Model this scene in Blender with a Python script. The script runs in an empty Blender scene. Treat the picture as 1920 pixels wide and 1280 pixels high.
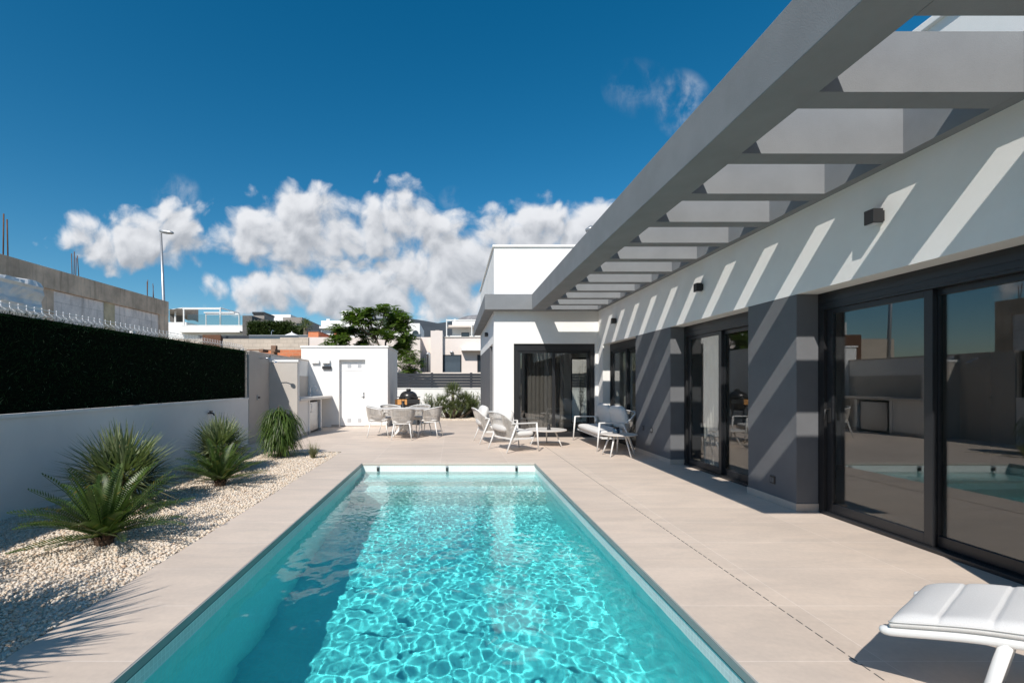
import bpy, math, random
import numpy as np
from mathutils import Vector, Matrix
random.seed(7)
rng = np.random.default_rng(7)
C = bpy.context.scene
COL = C.collection
R = math.radians
PI = math.pi

# ------------------------------------------------------------------ camera
F = 895.0
cam = bpy.data.cameras.new('camera')
cam.sensor_width = 36.0
cam.lens = F / 1920 * 36
cam.shift_x = (960 - 850) / 1920
cam.shift_y = (718 - 640) / 1920
cam.clip_start = 0.05
cam.clip_end = 6000
cam_o = bpy.data.objects.new('camera', cam)
COL.objects.link(cam_o)
cam_o.location = (0, 0, 1.4)
cam_o.rotation_euler = (R(90), 0, 0)
C.camera = cam_o

# ------------------------------------------------------------------ sun, sky, exposure
SUN = Vector((-0.413, -0.99, 1.0)).normalized()
SUN_EL = math.asin(SUN.z)
SUN_ROT = math.atan2(SUN.x, SUN.y)
sl = bpy.data.lights.new('sun', 'SUN')
sl.energy = 3.9
sl.angle = R(0.5)
sl.color = (1.0, 0.945, 0.87)
sl.cycles.is_caustics_light = True
so = bpy.data.objects.new('sun', sl)
COL.objects.link(so)
so.rotation_euler = SUN.to_track_quat('Z', 'Y').to_euler()
so.location = (-20, -40, 60)

C.view_settings.view_transform = 'Standard'
C.view_settings.look = 'None'
C.view_settings.exposure = 0.36
C.view_settings.gamma = 1.0
C.render.engine = 'CYCLES'
C.cycles.use_denoising = True
C.cycles.max_bounces = 10
C.cycles.diffuse_bounces = 6
C.cycles.glossy_bounces = 4
C.cycles.transmission_bounces = 8
C.cycles.transparent_max_bounces = 16
C.cycles.caustics_reflective = False
C.cycles.caustics_refractive = True
C.cycles.sample_clamp_indirect = 8.0
C.cycles.sample_clamp_direct = 0.0


class Nodes:
    """small helper round a node tree"""
    def __init__(s, tree):
        s.t = tree
        s.n = tree.nodes
        s.l = tree.links

    def new(s, kind, **kw):
        n = s.n.new(kind)
        for k, v in kw.items():
            setattr(n, k, v)
        return n

    def set(s, sock, v):
        if hasattr(v, 'is_output') or isinstance(v, bpy.types.NodeSocket):
            s.l.new(v, sock)
        else:
            sock.default_value = v

    def m(s, op, a, b=None, c=None, clamp=False):
        n = s.new('ShaderNodeMath', operation=op, use_clamp=clamp)
        s.set(n.inputs[0], a)
        if b is not None:
            s.set(n.inputs[1], b)
        if c is not None:
            s.set(n.inputs[2], c)
        return n.outputs[0]

    def mix(s, fac, a, b, blend='MIX'):
        n = s.new('ShaderNodeMix', data_type='RGBA', blend_type=blend)
        s.set(n.inputs[0], fac)
        s.set(n.inputs[6], a)
        s.set(n.inputs[7], b)
        return n.outputs[2]

    def smooth(s, v, a, b):
        n = s.new('ShaderNodeMapRange', interpolation_type='SMOOTHSTEP')
        s.set(n.inputs[0], v)
        n.inputs[1].default_value = a
        n.inputs[2].default_value = b
        return n.outputs[0]

    def noise(s, vec, scale, detail=4, rough=0.5, dist=0.0, flat=False):
        n = s.new('ShaderNodeTexNoise')
        if flat:
            n.noise_dimensions = '2D'
        if vec is not None:
            s.l.new(vec, n.inputs['Vector'])
        n.inputs['Scale'].default_value = scale
        n.inputs['Detail'].default_value = detail
        n.inputs['Roughness'].default_value = rough
        n.inputs['Distortion'].default_value = dist
        return n.outputs['Fac']

    def xyz(s, x, y, z):
        n = s.new('ShaderNodeCombineXYZ')
        for i, v in enumerate((x, y, z)):
            s.set(n.inputs[i], v)
        return n.outputs[0]


def make_world():
    w = bpy.data.worlds.new('World')
    C.world = w
    w.use_nodes = True
    w.node_tree.nodes.clear()
    N = Nodes(w.node_tree)
    sky = N.new('ShaderNodeTexSky')
    sky.sky_type = 'NISHITA'
    sky.sun_disc = False
    sky.sun_elevation = SUN_EL
    sky.sun_rotation = SUN_ROT
    sky.altitude = 300
    sky.air_density = 1.0
    sky.dust_density = 0.6
    sky.ozone_density = 3.0
    hs = N.new('ShaderNodeHueSaturation')
    hs.inputs['Hue'].default_value = 0.487
    hs.inputs['Saturation'].default_value = 1.40
    hs.inputs['Value'].default_value = .84
    N.l.new(sky.outputs[0], hs.inputs['Color'])
    tc = N.new('ShaderNodeTexCoord')
    sp = N.new('ShaderNodeSeparateXYZ')
    N.l.new(tc.outputs['Generated'], sp.inputs[0])
    x, y, z = sp.outputs
    # clouds: a bank of cumulus ahead, in the sky's own tangent plane about +Y
    ys = N.m('MAXIMUM', y, 0.05)
    u = N.m('DIVIDE', x, ys)
    v = N.m('DIVIDE', z, ys)

    def P(px, py):
        return ((px - 850) / F, (718 - py) / F)
    blobs = [(245, 448, 130, 52, 1), (330, 425, 50, 60, .75), (540, 430, 125, 70, 1), (590, 455, 130, 60, 1), (715, 440, 95, 85, .9), (830, 480, 160, 70, 1),
             (530, 548, 140, 40, 1), (690, 555, 190, 50, 1.05), (880, 540, 220, 62, 1.1), (1020, 432, 150, 52, 1.05), (1130, 430, 130, 52, 1),
             (960, 490, 150, 70, 1), (1010, 560, 150, 45, .9), (820, 583, 60, 16, .6), (900, 520, 150, 70, 1.0), (1010, 505, 150, 80, 1.1), (-420, 470, 280, 80, .9), (-900, 500, 300, 90, .9)]

    def density(uu, vv):
        vec = N.xyz(uu, vv, 0.0)
        warp = N.noise(vec, 9.0, 3, 0.5, 0.0, True)
        w0 = N.m('MULTIPLY', N.m('SUBTRACT', warp, 0.5), 0.055)
        vec2 = N.xyz(N.m('ADD', uu, w0), N.m('SUBTRACT', vv, w0), 0.37)
        acc = None
        for (px, py, rx, ry, k) in blobs:
            cu, cv = P(px, py)
            a = N.m('MULTIPLY', N.m('SUBTRACT', uu, cu), F / rx)
            b = N.m('MULTIPLY', N.m('SUBTRACT', vv, cv), F / ry)
            r2 = N.m('ADD', N.m('MULTIPLY', a, a), N.m('MULTIPLY', b, b))
            d = N.m('SUBTRACT', k, r2)
            acc = d if acc is None else N.m('SMOOTH_MAX', acc, d, 0.35)
        acc = N.m('MAXIMUM', acc, -2.0)
        f1 = N.noise(vec2, 8.0, 4, 0.5, 0.15, True)
        f2 = N.noise(vec2, 40.0, 5, 0.62, 0.0, True)
        nz = N.m('ADD', N.m('MULTIPLY_ADD', N.m('SUBTRACT', f1, 0.5), 2.1, .22), N.m('MULTIPLY', N.m('SUBTRACT', f2, 0.5), .95))
        # rounded billows, large and small
        for sc, am in ((15.0, 1.0), (34.0, .5)):
            vo = N.new('ShaderNodeTexVoronoi')
            vo.voronoi_dimensions = '2D'
            vo.feature = 'SMOOTH_F1'
            vo.inputs['Scale'].default_value = sc
            vo.inputs['Smoothness'].default_value = .4
            N.l.new(vec2, vo.inputs['Vector'])
            nz = N.m('ADD', nz, N.m('MULTIPLY', N.m('SUBTRACT', .42, vo.outputs['Distance']), 1.45 * am))
        return N.m('ADD', acc, nz)
    d0 = density(u, v)
    d1 = density(N.m('ADD', u, -0.010), N.m('ADD', v, 0.028))
    alpha = N.smooth(d0, -0.3, 0.9)
    alpha = N.m('MULTIPLY', alpha, N.smooth(y, 0.05, 0.2))
    alpha = N.m('MULTIPLY', alpha, 0.97)
    # a few thin wisps high up
    wv = N.xyz(N.m('MULTIPLY', u, 1.6), v, 2.0)
    wn = N.noise(wv, 13.0, 7, 0.6, 0.25)
    wa = None
    for (px, py, rx, ry, k) in ((1278, 195, 62, 70, 1.0), (1195, 165, 70, 60, .4), (330, 366, 50, 45, .7), (850, 372, 30, 26, .5)):
        cu, cv = P(px, py)
        a = N.m('MULTIPLY', N.m('SUBTRACT', u, cu), F / rx)
        b = N.m('MULTIPLY', N.m('SUBTRACT', v, cv), F / ry)
        q = N.m('MULTIPLY', N.m('SUBTRACT', 1.0, N.m('ADD', N.m('MULTIPLY', a, a), N.m('MULTIPLY', b, b)), clamp=True), k)
        wa = q if wa is None else N.m('MAXIMUM', wa, q)
    wa = N.m('MULTIPLY', wa, N.smooth(wn, .38, .8))
    alpha = N.m('MAXIMUM', alpha, N.m('MULTIPLY', N.m('MULTIPLY', wa, .62), N.smooth(y, 0.05, 0.2)))
    lit = N.m('MULTIPLY_ADD', N.m('SUBTRACT', d0, d1), 0.40, 0.52, clamp=True)
    thick = N.smooth(d0, 0.2, 2.0)
    lit = N.m('MULTIPLY', lit, N.m('SUBTRACT', 1.0, N.m('MULTIPLY', thick, 0.25)))
    lit = N.smooth(lit, 0.05, 0.95)
    ccol = N.mix(lit, (3.2, 3.4, 3.75, 1), (6.7, 6.8, 7.05, 1))
    col = N.mix(alpha, hs.outputs[0], ccol)
    bg = N.new('ShaderNodeBackground')
    N.l.new(col, bg.inputs[0])
    bg.inputs[1].default_value = 0.1
    out = N.new('ShaderNodeOutputWorld')
    N.l.new(bg.outputs[0], out.inputs[0])


make_world()

# ------------------------------------------------------------------ materials
def new_mat(name):
    m = bpy.data.materials.new(name)
    m.use_nodes = True
    m.node_tree.nodes.clear()
    N = Nodes(m.node_tree)
    b = N.new('ShaderNodeBsdfPrincipled')
    o = N.new('ShaderNodeOutputMaterial')
    N.l.new(b.outputs[0], o.inputs[0])
    return m, N, b, o


def col4(c, k=1.0):
    return (c[0] * k, c[1] * k, c[2] * k, 1)


def plain(name, c, rough=0.6, var=0.1, scale=4.0, bump=0.0, bscale=120, metal=0.0, spec=0.5, island=0.0, detail=5, drip=0.0):
    """one colour that varies a little, with a grain"""
    m, N, b, o = new_mat(name)
    tc = N.new('ShaderNodeTexCoord')
    f = N.noise(tc.outputs['Object'], scale, detail, 0.6)
    f = N.smooth(f, 0.25, 0.75)
    k = N.mix(f, col4(c, 1 - var), col4(c, 1 + var))
    if drip:
        mp = N.new('ShaderNodeMapping')
        mp.inputs['Scale'].default_value = (3.0, 3.0, .25)
        N.l.new(tc.outputs['Object'], mp.inputs[0])
        df = N.noise(mp.outputs[0], 2.2, 6, .65)
        k = N.mix(N.m('MULTIPLY', N.smooth(df, .48, .72), drip), k, (c[0] * .32, c[1] * .29, c[2] * .27, 1))
    if island:
        g = N.new('ShaderNodeNewGeometry')
        k = N.mix(g.outputs['Random Per Island'], k, N.mix(1.0, k, (1 + island, 1 + island, 1 + island, 1), 'MULTIPLY'))
    N.l.new(k, b.inputs['Base Color'])
    b.inputs['Roughness'].default_value = rough
    b.inputs['Metallic'].default_value = metal
    b.inputs['Specular IOR Level'].default_value = spec
    if bump:
        bf = N.noise(tc.outputs['Object'], bscale, 4, 0.6)
        bn = N.new('ShaderNodeBump')
        bn.inputs['Strength'].default_value = bump
        bn.inputs['Distance'].default_value = 0.01
        N.l.new(bf, bn.inputs['Height'])
        N.l.new(bn.outputs[0], b.inputs['Normal'])
    return m


def tiled(name, c, tw, th, joint, jcol, var=0.08, rough=0.5, offset=0.0, bump=0.15, axes='xy', streak=True, shift=(0, 0), scuffs=0.0, drip=0.0):
    """tiles or blocks: brick texture in object space"""
    m, N, b, o = new_mat(name)
    tc = N.new('ShaderNodeTexCoord')
    sp = N.new('ShaderNodeSeparateXYZ')
    N.l.new(tc.outputs['Object'], sp.inputs[0])
    ax = {'x': sp.outputs[0], 'y': sp.outputs[1], 'z': sp.outputs[2]}
    vec = N.xyz(N.m('ADD', ax[axes[0]], shift[0]), N.m('ADD', ax[axes[1]], shift[1]), 0.0)
    br = N.new('ShaderNodeTexBrick')
    br.offset = offset
    br.squash = 1.0
    N.l.new(vec, br.inputs['Vector'])
    br.inputs['Scale'].default_value = 1.0
    br.inputs['Brick Width'].default_value = tw
    br.inputs['Row Height'].default_value = th
    br.inputs['Mortar Size'].default_value = joint
    br.inputs['Mortar Smooth'].default_value = 0.1
    br.inputs['Color1'].default_value = col4(c, 1 - var * .6)
    br.inputs['Color2'].default_value = col4(c, 1 + var * .6)
    br.inputs['Mortar'].default_value = col4(jcol)
    mp = N.new('ShaderNodeMapping')
    mp.inputs['Scale'].default_value = (0.8, 2.4, 1.5) if streak else (1, 1, 1)
    N.l.new(tc.outputs['Object'], mp.inputs[0])
    f = N.noise(mp.outputs[0], 1.7, 8, 0.62, 0.6)
    f2 = N.noise(tc.outputs['Object'], 30, 4, 0.6)
    k = N.mix(N.smooth(f, 0.3, 0.7), col4((1, 1, 1), 1 - var), col4((1, .99, .975), 1 + var))
    k2 = N.mix(N.smooth(f2, 0.3, 0.7), col4((1, 1, 1), 1 - var * .4), col4((1, 1, 1), 1 + var * .4))
    cc = N.mix(1.0, N.mix(1.0, br.outputs[0], k, 'MULTIPLY'), k2, 'MULTIPLY')
    if drip:
        mpd = N.new('ShaderNodeMapping')
        mpd.inputs['Scale'].default_value = (3.0, 3.0, .22)
        N.l.new(tc.outputs['Object'], mpd.inputs[0])
        df = N.noise(mpd.outputs[0], 2.4, 6, .65)
        cc = N.mix(N.m('MULTIPLY', N.smooth(df, .52, .74), drip), cc, (c[0] * .36, c[1] * .34, c[2] * .32, 1))
    if scuffs:
        mp2 = N.new('ShaderNodeMapping')
        mp2.inputs['Scale'].default_value = (1.0, 2.2, 1.0)
        mp2.inputs['Rotation'].default_value = (0, 0, .5)
        N.l.new(tc.outputs['Object'], mp2.inputs[0])
        f3 = N.noise(mp2.outputs[0], 5.5, 6, .7, .4)
        cc = N.mix(N.m('MULTIPLY', N.smooth(f3, .68, .76), scuffs), cc, (.80, .76, .71, 1))
        f4 = N.noise(tc.outputs['Object'], .55, 4, .55, .3)
        cc = N.mix(1.0, cc, N.mix(N.smooth(f4, .3, .7), (.95, .945, .94, 1), (1.03, 1.03, 1.03, 1)), 'MULTIPLY')
    N.l.new(cc, b.inputs['Base Color'])
    b.inputs['Roughness'].default_value = rough
    if bump:
        bn = N.new('ShaderNodeBump')
        bn.inputs['Strength'].default_value = bump
        bn.inputs['Distance'].default_value = 0.004
        N.l.new(N.m('ADD', N.m('SUBTRACT', 1.0, br.outputs['Fac']), N.m('MULTIPLY', f2, 0.25)), bn.inputs['Height'])
        N.l.new(bn.outputs[0], b.inputs['Normal'])
    return m


def leafy(name, c1, c2, rough=0.45, trans=0.25, tip=None):
    m, N, b, o = new_mat(name)
    g = N.new('ShaderNodeNewGeometry')
    tc = N.new('ShaderNodeTexCoord')
    f = N.noise(tc.outputs['Object'], 5, 3, 0.5)
    r = N.m('ADD', N.m('MULTIPLY', g.outputs['Random Per Island'], 0.65), N.m('MULTIPLY', N.smooth(f, .3, .7), 0.35))
    k = N.mix(r, col4(c1), col4(c2))
    if tip:
        k = N.mix(N.m('GREATER_THAN', g.outputs['Random Per Island'], 0.965), k, col4(tip))
    N.l.new(k, b.inputs['Base Color'])
    b.inputs['Roughness'].default_value = rough
    b.inputs['Specular IOR Level'].default_value = 0.35 if rough < .9 else .05
    t = N.new('ShaderNodeBsdfTranslucent')
    N.l.new(N.mix(1.0, k, (1.3, 1.5, .6, 1), 'MULTIPLY'), t.inputs[0])
    ms = N.new('ShaderNodeMixShader')
    ms.inputs[0].default_value = trans
    N.l.new(b.outputs[0], ms.inputs[1])
    N.l.new(t.outputs[0], ms.inputs[2])
    N.l.new(ms.outputs[0], o.inputs[0])
    return m


def window_glass(name, tint=0.8, refl=0.05, gloss=(1, 1, 1)):
    m, N, b, o = new_mat(name)
    N.n.remove(b)
    g = N.new('ShaderNodeNewGeometry')
    dt = N.new('ShaderNodeVectorMath', operation='DOT_PRODUCT')
    N.l.new(g.outputs['Normal'], dt.inputs[0])
    N.l.new(g.outputs['Incoming'], dt.inputs[1])
    cs = N.m('ABSOLUTE', dt.outputs['Value'])
    fr = N.m('MULTIPLY_ADD', N.m('POWER', N.m('SUBTRACT', 1.0, cs), 5.0), 1 - refl, refl)
    tr = N.new('ShaderNodeBsdfTransparent')
    tr.inputs[0].default_value = (tint * .98, tint, tint * .99, 1)
    gl = N.new('ShaderNodeBsdfGlossy')
    gl.inputs[0].default_value = col4(gloss)
    gl.inputs['Roughness'].default_value = 0.0
    ms = N.new('ShaderNodeMixShader')
    N.l.new(fr, ms.inputs[0])
    N.l.new(tr.outputs[0], ms.inputs[1])
    N.l.new(gl.outputs[0], ms.inputs[2])
    N.l.new(ms.outputs[0], o.inputs[0])
    return m


M = {}
M['white'] = plain('white_plaster', (.81, .80, .78), .95, .035, 1.5, .2, 160, spec=.15)
M['cream'] = plain('cream_render', (.74, .66, .60), .9, .03, 1.0, .1, 60)
M['slate'] = plain('slate_plaster', (.150, .154, .163), .95, .06, 2.5, .2, 160, spec=.12)
M['pergola'] = plain('grey_plaster', (.225, .235, .246), .95, .07, 2.2, .25, 140, spec=.12)
M['pink'] = plain('pale_pink_render', (.74, .66, .61), .9, .03, .6)
M['beige'] = plain('beige_tile', (.47, .43, .39), .6, .07, 1.2, .05, 60)
M['deck'] = tiled('porcelain_deck', (.635, .535, .455), 1.2, 0.6, .003, (.74, .65, .58), .075, .6, shift=(.23, -.006), scuffs=.45)
M['plinth'] = plain('porcelain_plinth', (.52, .45, .39), .5, .05, 3)
M['coping'] = plain('coping_edge', (.30, .31, .30), .5, .06, 6)
M['grout'] = plain('dark_teal_grout', (.07, .13, .15), .7, .05, 6)
M['mosaic_wall'] = tiled('pool_mosaic_wall', (.58, .94, .95), .036, .036, .0022, (.74, .90, .89), .05, .35, axes='yz', streak=False, bump=.1)
M['mosaic'] = tiled('pool_mosaic', (.66, .71, .70), .036, .036, .0022, (.80, .84, .83), .05, .35, axes='yz', streak=False, bump=.1)
M['mosaic_floor'] = tiled('pool_mosaic_floor', (.63, .93, .93), .036, .036, .0022, (.74, .90, .89), .05, .35, axes='xy', streak=False, bump=.05)
M['mosaic_far'] = tiled('pool_mosaic_far', (.74, .76, .74), .036, .036, .0022, (.80, .82, .80), .05, .35, axes='xz', streak=False, bump=.05)
M['black_metal'] = plain('anthracite_aluminium', (.018, .019, .022), .38, .08, 8, metal=0.0)
M['black'] = plain('black_plastic', (.015, .015, .016), .5, .1, 9)
M['lamp'] = plain('charcoal_lamp_metal', (.018, .018, .02), .5, .1, 9)
M['steel'] = plain('brushed_steel', (.33, .33, .34), .35, .06, 20, metal=1.0)
M['chrome'] = plain('chrome', (.75, .76, .78), .12, .03, 5, metal=1.0)
M['white_metal'] = plain('white_powder_coat', (.72, .715, .70), .38, .03, 6)
M['white_door'] = plain('white_door_paint', (.82, .815, .80), .45, .02, 3)
M['rope'] = plain('pale_rope', (.52, .48, .44), .9, .12, 30, .3, 300, island=-.2)
def fabric(name, c):
    m, N, b, o = new_mat(name)
    tc = N.new('ShaderNodeTexCoord')
    sp = N.new('ShaderNodeSeparateXYZ')
    N.l.new(tc.outputs['Object'], sp.inputs[0])
    wv = N.m('MULTIPLY', N.m('SINE', N.m('MULTIPLY', sp.outputs[0], 1700.)), N.m('SINE', N.m('MULTIPLY', sp.outputs[1], 1700.)))
    f = N.noise(tc.outputs['Object'], 260, 3, .6)
    f2 = N.noise(tc.outputs['Object'], 5, 4, .6)
    h = N.m('ADD', N.m('MULTIPLY', wv, .25), f)
    k = N.mix(N.smooth(h, .2, .8), col4(c, .9), col4(c, 1.05))
    k = N.mix(1.0, k, N.mix(f2, (.97, .97, .97, 1), (1.03, 1.03, 1.03, 1)), 'MULTIPLY')
    N.l.new(k, b.inputs['Base Color'])
    b.inputs['Roughness'].default_value = .95
    b.inputs['Specular IOR Level'].default_value = .15
    bn = N.new('ShaderNodeBump')
    bn.inputs['Strength'].default_value = .35
    bn.inputs['Distance'].default_value = .002
    N.l.new(h, bn.inputs['Height'])
    N.l.new(bn.outputs[0], b.inputs['Normal'])
    return m
M['fabric'] = fabric('off_white_fabric', (.70, .685, .665))
M['table'] = plain('pale_stone_top', (.62, .58, .54), .5, .06, 6)
M['glass'] = window_glass('window_glass', .84, .095)
M['far_glass'] = plain('dark_window_glass', (.03, .04, .05), .08, .1, 1)
M['rail_glass'] = window_glass('terrace_glass', .85, .05)
M['concrete'] = plain('raw_concrete', (.66, .49, .365), .95, .36, 1.3, .5, 12, detail=10, drip=.6)
M['column'] = plain('tan_concrete', (.62, .50, .33), .95, .2, 3, .4, 14, detail=8, drip=.4)
M['block_white'] = tiled('white_blocks', (.90, .79, .735), .55, .25, .007, (.66, .57, .52), .14, .95, .5, .4, axes='yz', drip=.7)
M['block_beige'] = tiled('beige_concrete_blocks', (.52, .45, .38), .42, .21, .012, (.42, .36, .30), .1, .95, .5, .4, axes='xz')
M['brick'] = tiled('orange_hollow_brick', (.58, .20, .095), .3, .2, .012, (.52, .26, .15), .12, .95, .5, .5, axes='xz')
M['brick_dark'] = plain('shadowed_brick_slot', (.10, .05, .03), .95)
M['wrap'] = plain('plastic_wrap', (.74, .73, .71), .3, .12, 3, 1.0, 9)
M['rust'] = plain('rusty_steel', (.12, .055, .03), .85, .25, 12)
M['wood_dark'] = plain('weathered_timber', (.22, .13, .085), .85, .2, 6)
M['galv'] = plain('galvanised_steel', (.42, .43, .45), .4, .06, 5, metal=.6)
M['white_wire'] = plain('white_coated_wire', (.78, .78, .78), .5, .03, 5)
M['dark_fence'] = plain('anthracite_slats', (.030, .034, .043), .45, .08, 3)
M['blue_fence'] = plain('slate_blue_panel', (.06, .085, .11), .5, .08, 2)
M['dark_stone'] = plain('dark_stone_cladding', (.115, .11, .105), .9, .2, 4, .3, 12)
M['taupe'] = plain('taupe_render', (.27, .245, .225), .9, .06, 1)
M['hedge'] = leafy('artificial_hedge', (.010, .030, .014), (.030, .075, .03), .95, .15, (.16, .22, .14))
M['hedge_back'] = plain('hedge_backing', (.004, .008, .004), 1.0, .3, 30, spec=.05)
M['far_hedge'] = leafy('clipped_hedge_leaf', (.025, .045, .012), (.07, .10, .025), .5, .25)
M['cycad'] = leafy('cycad_leaf', (.028, .058, .014), (.085, .135, .028), .36, .25, (.16, .14, .03))
M['fanleaf'] = leafy('grey_green_blade', (.10, .145, .075), (.26, .29, .15), .5, .2, (.28, .24, .13))
M['weep'] = leafy('weeping_leaf', (.035, .075, .016), (.13, .19, .045), .4, .35)
M['grass'] = leafy('ornamental_grass', (.12, .14, .06), (.30, .27, .15), .6, .3)
M['tree'] = leafy('tree_leaf', (.05, .10, .016), (.16, .225, .05), .45, .42)
M['shrub'] = leafy('shrub_leaf', (.09, .13, .05), (.24, .28, .13), .5, .3)
M['palm'] = leafy('palm_leaf', (.085, .11, .05), (.21, .24, .11), .5, .25)
M['bark'] = plain('brown_bark', (.13, .10, .075), .95, .3, 14, .6, 40)
M['cycad_trunk'] = plain('shaggy_trunk', (.09, .055, .035), .95, .3, 30, .8, 60)
M['terracotta'] = plain('honey_timber', (.56, .27, .085), .5, .12, 8)
M['ceramic'] = plain('black_ceramic', (.022, .021, .022), .3, .15, 30, .2, 60)
M['navy'] = plain('blue_glaze', (.03, .06, .10), .25, .1, 6)
M['grille'] = plain('pale_grey_grille', (.55, .56, .58), .5, .05, 40)
M['curtain'] = plain('linen_curtain', (.62, .60, .57), .9, .06, 5)
M['curtain_taupe'] = plain('taupe_curtain', (.17, .15, .14), .9, .06, 5)
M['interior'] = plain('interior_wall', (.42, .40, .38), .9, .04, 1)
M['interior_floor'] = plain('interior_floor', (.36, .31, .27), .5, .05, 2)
M['sand'] = plain('garden_soil', (.46, .41, .35), .95, .15, 3)
M['hill'] = plain('distant_scrub', (.042, .05, .058), 1.0, .25, .02)
M['hill_rock'] = plain('distant_rock', (.25, .24, .245), 1.0, .25, .03, .0)
M['stone'] = None


def stone_mat():
    m, N, b, o = new_mat('limestone_chippings')
    g = N.new('ShaderNodeNewGeometry')
    r = g.outputs['Random Per Island']
    cr = N.new('ShaderNodeValToRGB')
    e = cr.color_ramp.elements
    e[0].position = 0
    e[0].color = (.52, .38, .27, 1)
    e[1].position = 1
    e[1].color = (.78, .70, .60, 1)
    for p, c in ((.08, (.58, .45, .34)), (.3, (.66, .56, .45)), (.6, (.72, .62, .51)), (.8, (.62, .55, .48))):
        q = e.new(p)
        q.color = col4(c)
    N.l.new(r, cr.inputs[0])
    tc = N.new('ShaderNodeTexCoord')
    f = N.noise(tc.outputs['Object'], 90, 3, .6)
    k = N.mix(1.0, cr.outputs[0], N.mix(f, (.85, .85, .85, 1), (1.12, 1.12, 1.12, 1)), 'MULTIPLY')
    N.l.new(k, b.inputs['Base Color'])
    b.inputs['Roughness'].default_value = .9
    return m


M['stone'] = stone_mat()


def gravel_base_mat():
    m, N, b, o = new_mat('gravel_bed')
    tc = N.new('ShaderNodeTexCoord')
    vo = N.new('ShaderNodeTexVoronoi')
    N.l.new(tc.outputs['Object'], vo.inputs['Vector'])
    vo.inputs['Scale'].default_value = 34
    wn = N.new('ShaderNodeTexWhiteNoise')
    N.l.new(vo.outputs['Color'], wn.inputs['Vector'])
    k = N.mix(wn.outputs['Value'], (.60, .50, .39, 1), (.78, .70, .60, 1))
    N.l.new(k, b.inputs['Base Color'])
    b.inputs['Roughness'].default_value = .95
    bn = N.new('ShaderNodeBump')
    bn.inputs['Strength'].default_value = .9
    bn.inputs['Distance'].default_value = .02
    bn.invert = True
    N.l.new(vo.outputs['Distance'], bn.inputs['Height'])
    N.l.new(bn.outputs[0], b.inputs['Normal'])
    return m


M['gravel_bed'] = gravel_base_mat()


def ground_mat():
    m, N, b, o = new_mat('dry_ground')
    tc = N.new('ShaderNodeTexCoord')
    f = N.noise(tc.outputs['Object'], .12, 8, .6)
    f2 = N.noise(tc.outputs['Object'], 2.5, 6, .6)
    k = N.mix(N.smooth(f, .4, .6), (.36, .30, .22, 1), (.24, .22, .13, 1))
    k = N.mix(N.m('MULTIPLY', f2, .5), k, (.42, .36, .28, 1))
    N.l.new(k, b.inputs['Base Color'])
    b.inputs['Roughness'].default_value = 1
    return m


M['ground'] = ground_mat()


def water_mat():
    m, N, b, o = new_mat('pool_water')
    N.n.remove(b)
    # clear surface: mirror part and a refracted part that carries the colour of the water below
    rf = N.new('ShaderNodeBsdfRefraction')
    rf.inputs['IOR'].default_value = 1.33
    rf.inputs['Roughness'].default_value = 0.0
    # the benches at the far end leave less water to colour the light
    geo = N.new('ShaderNodeNewGeometry')
    sp = N.new('ShaderNodeSeparateXYZ')
    N.l.new(geo.outputs['Position'], sp.inputs[0])
    N.l.new(N.mix(N.smooth(sp.outputs[1], 4.8, 7.45), (.42, .98, .995, 1), (.84, .99, .99, 1)), rf.inputs['Color'])
    gl = N.new('ShaderNodeBsdfGlossy')
    gl.inputs['Roughness'].default_value = 0.0
    gl.inputs['Color'].default_value = (1, 1, 1, 1)
    fr = N.new('ShaderNodeFresnel')
    fr.inputs['IOR'].default_value = 1.33
    ms = N.new('ShaderNodeMixShader')
    N.l.new(fr.outputs[0], ms.inputs[0])
    N.l.new(rf.outputs[0], ms.inputs[1])
    N.l.new(gl.outputs[0], ms.inputs[2])
    N.l.new(ms.outputs[0], o.inputs['Surface'])
    return m


M['water'] = water_mat()


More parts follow.
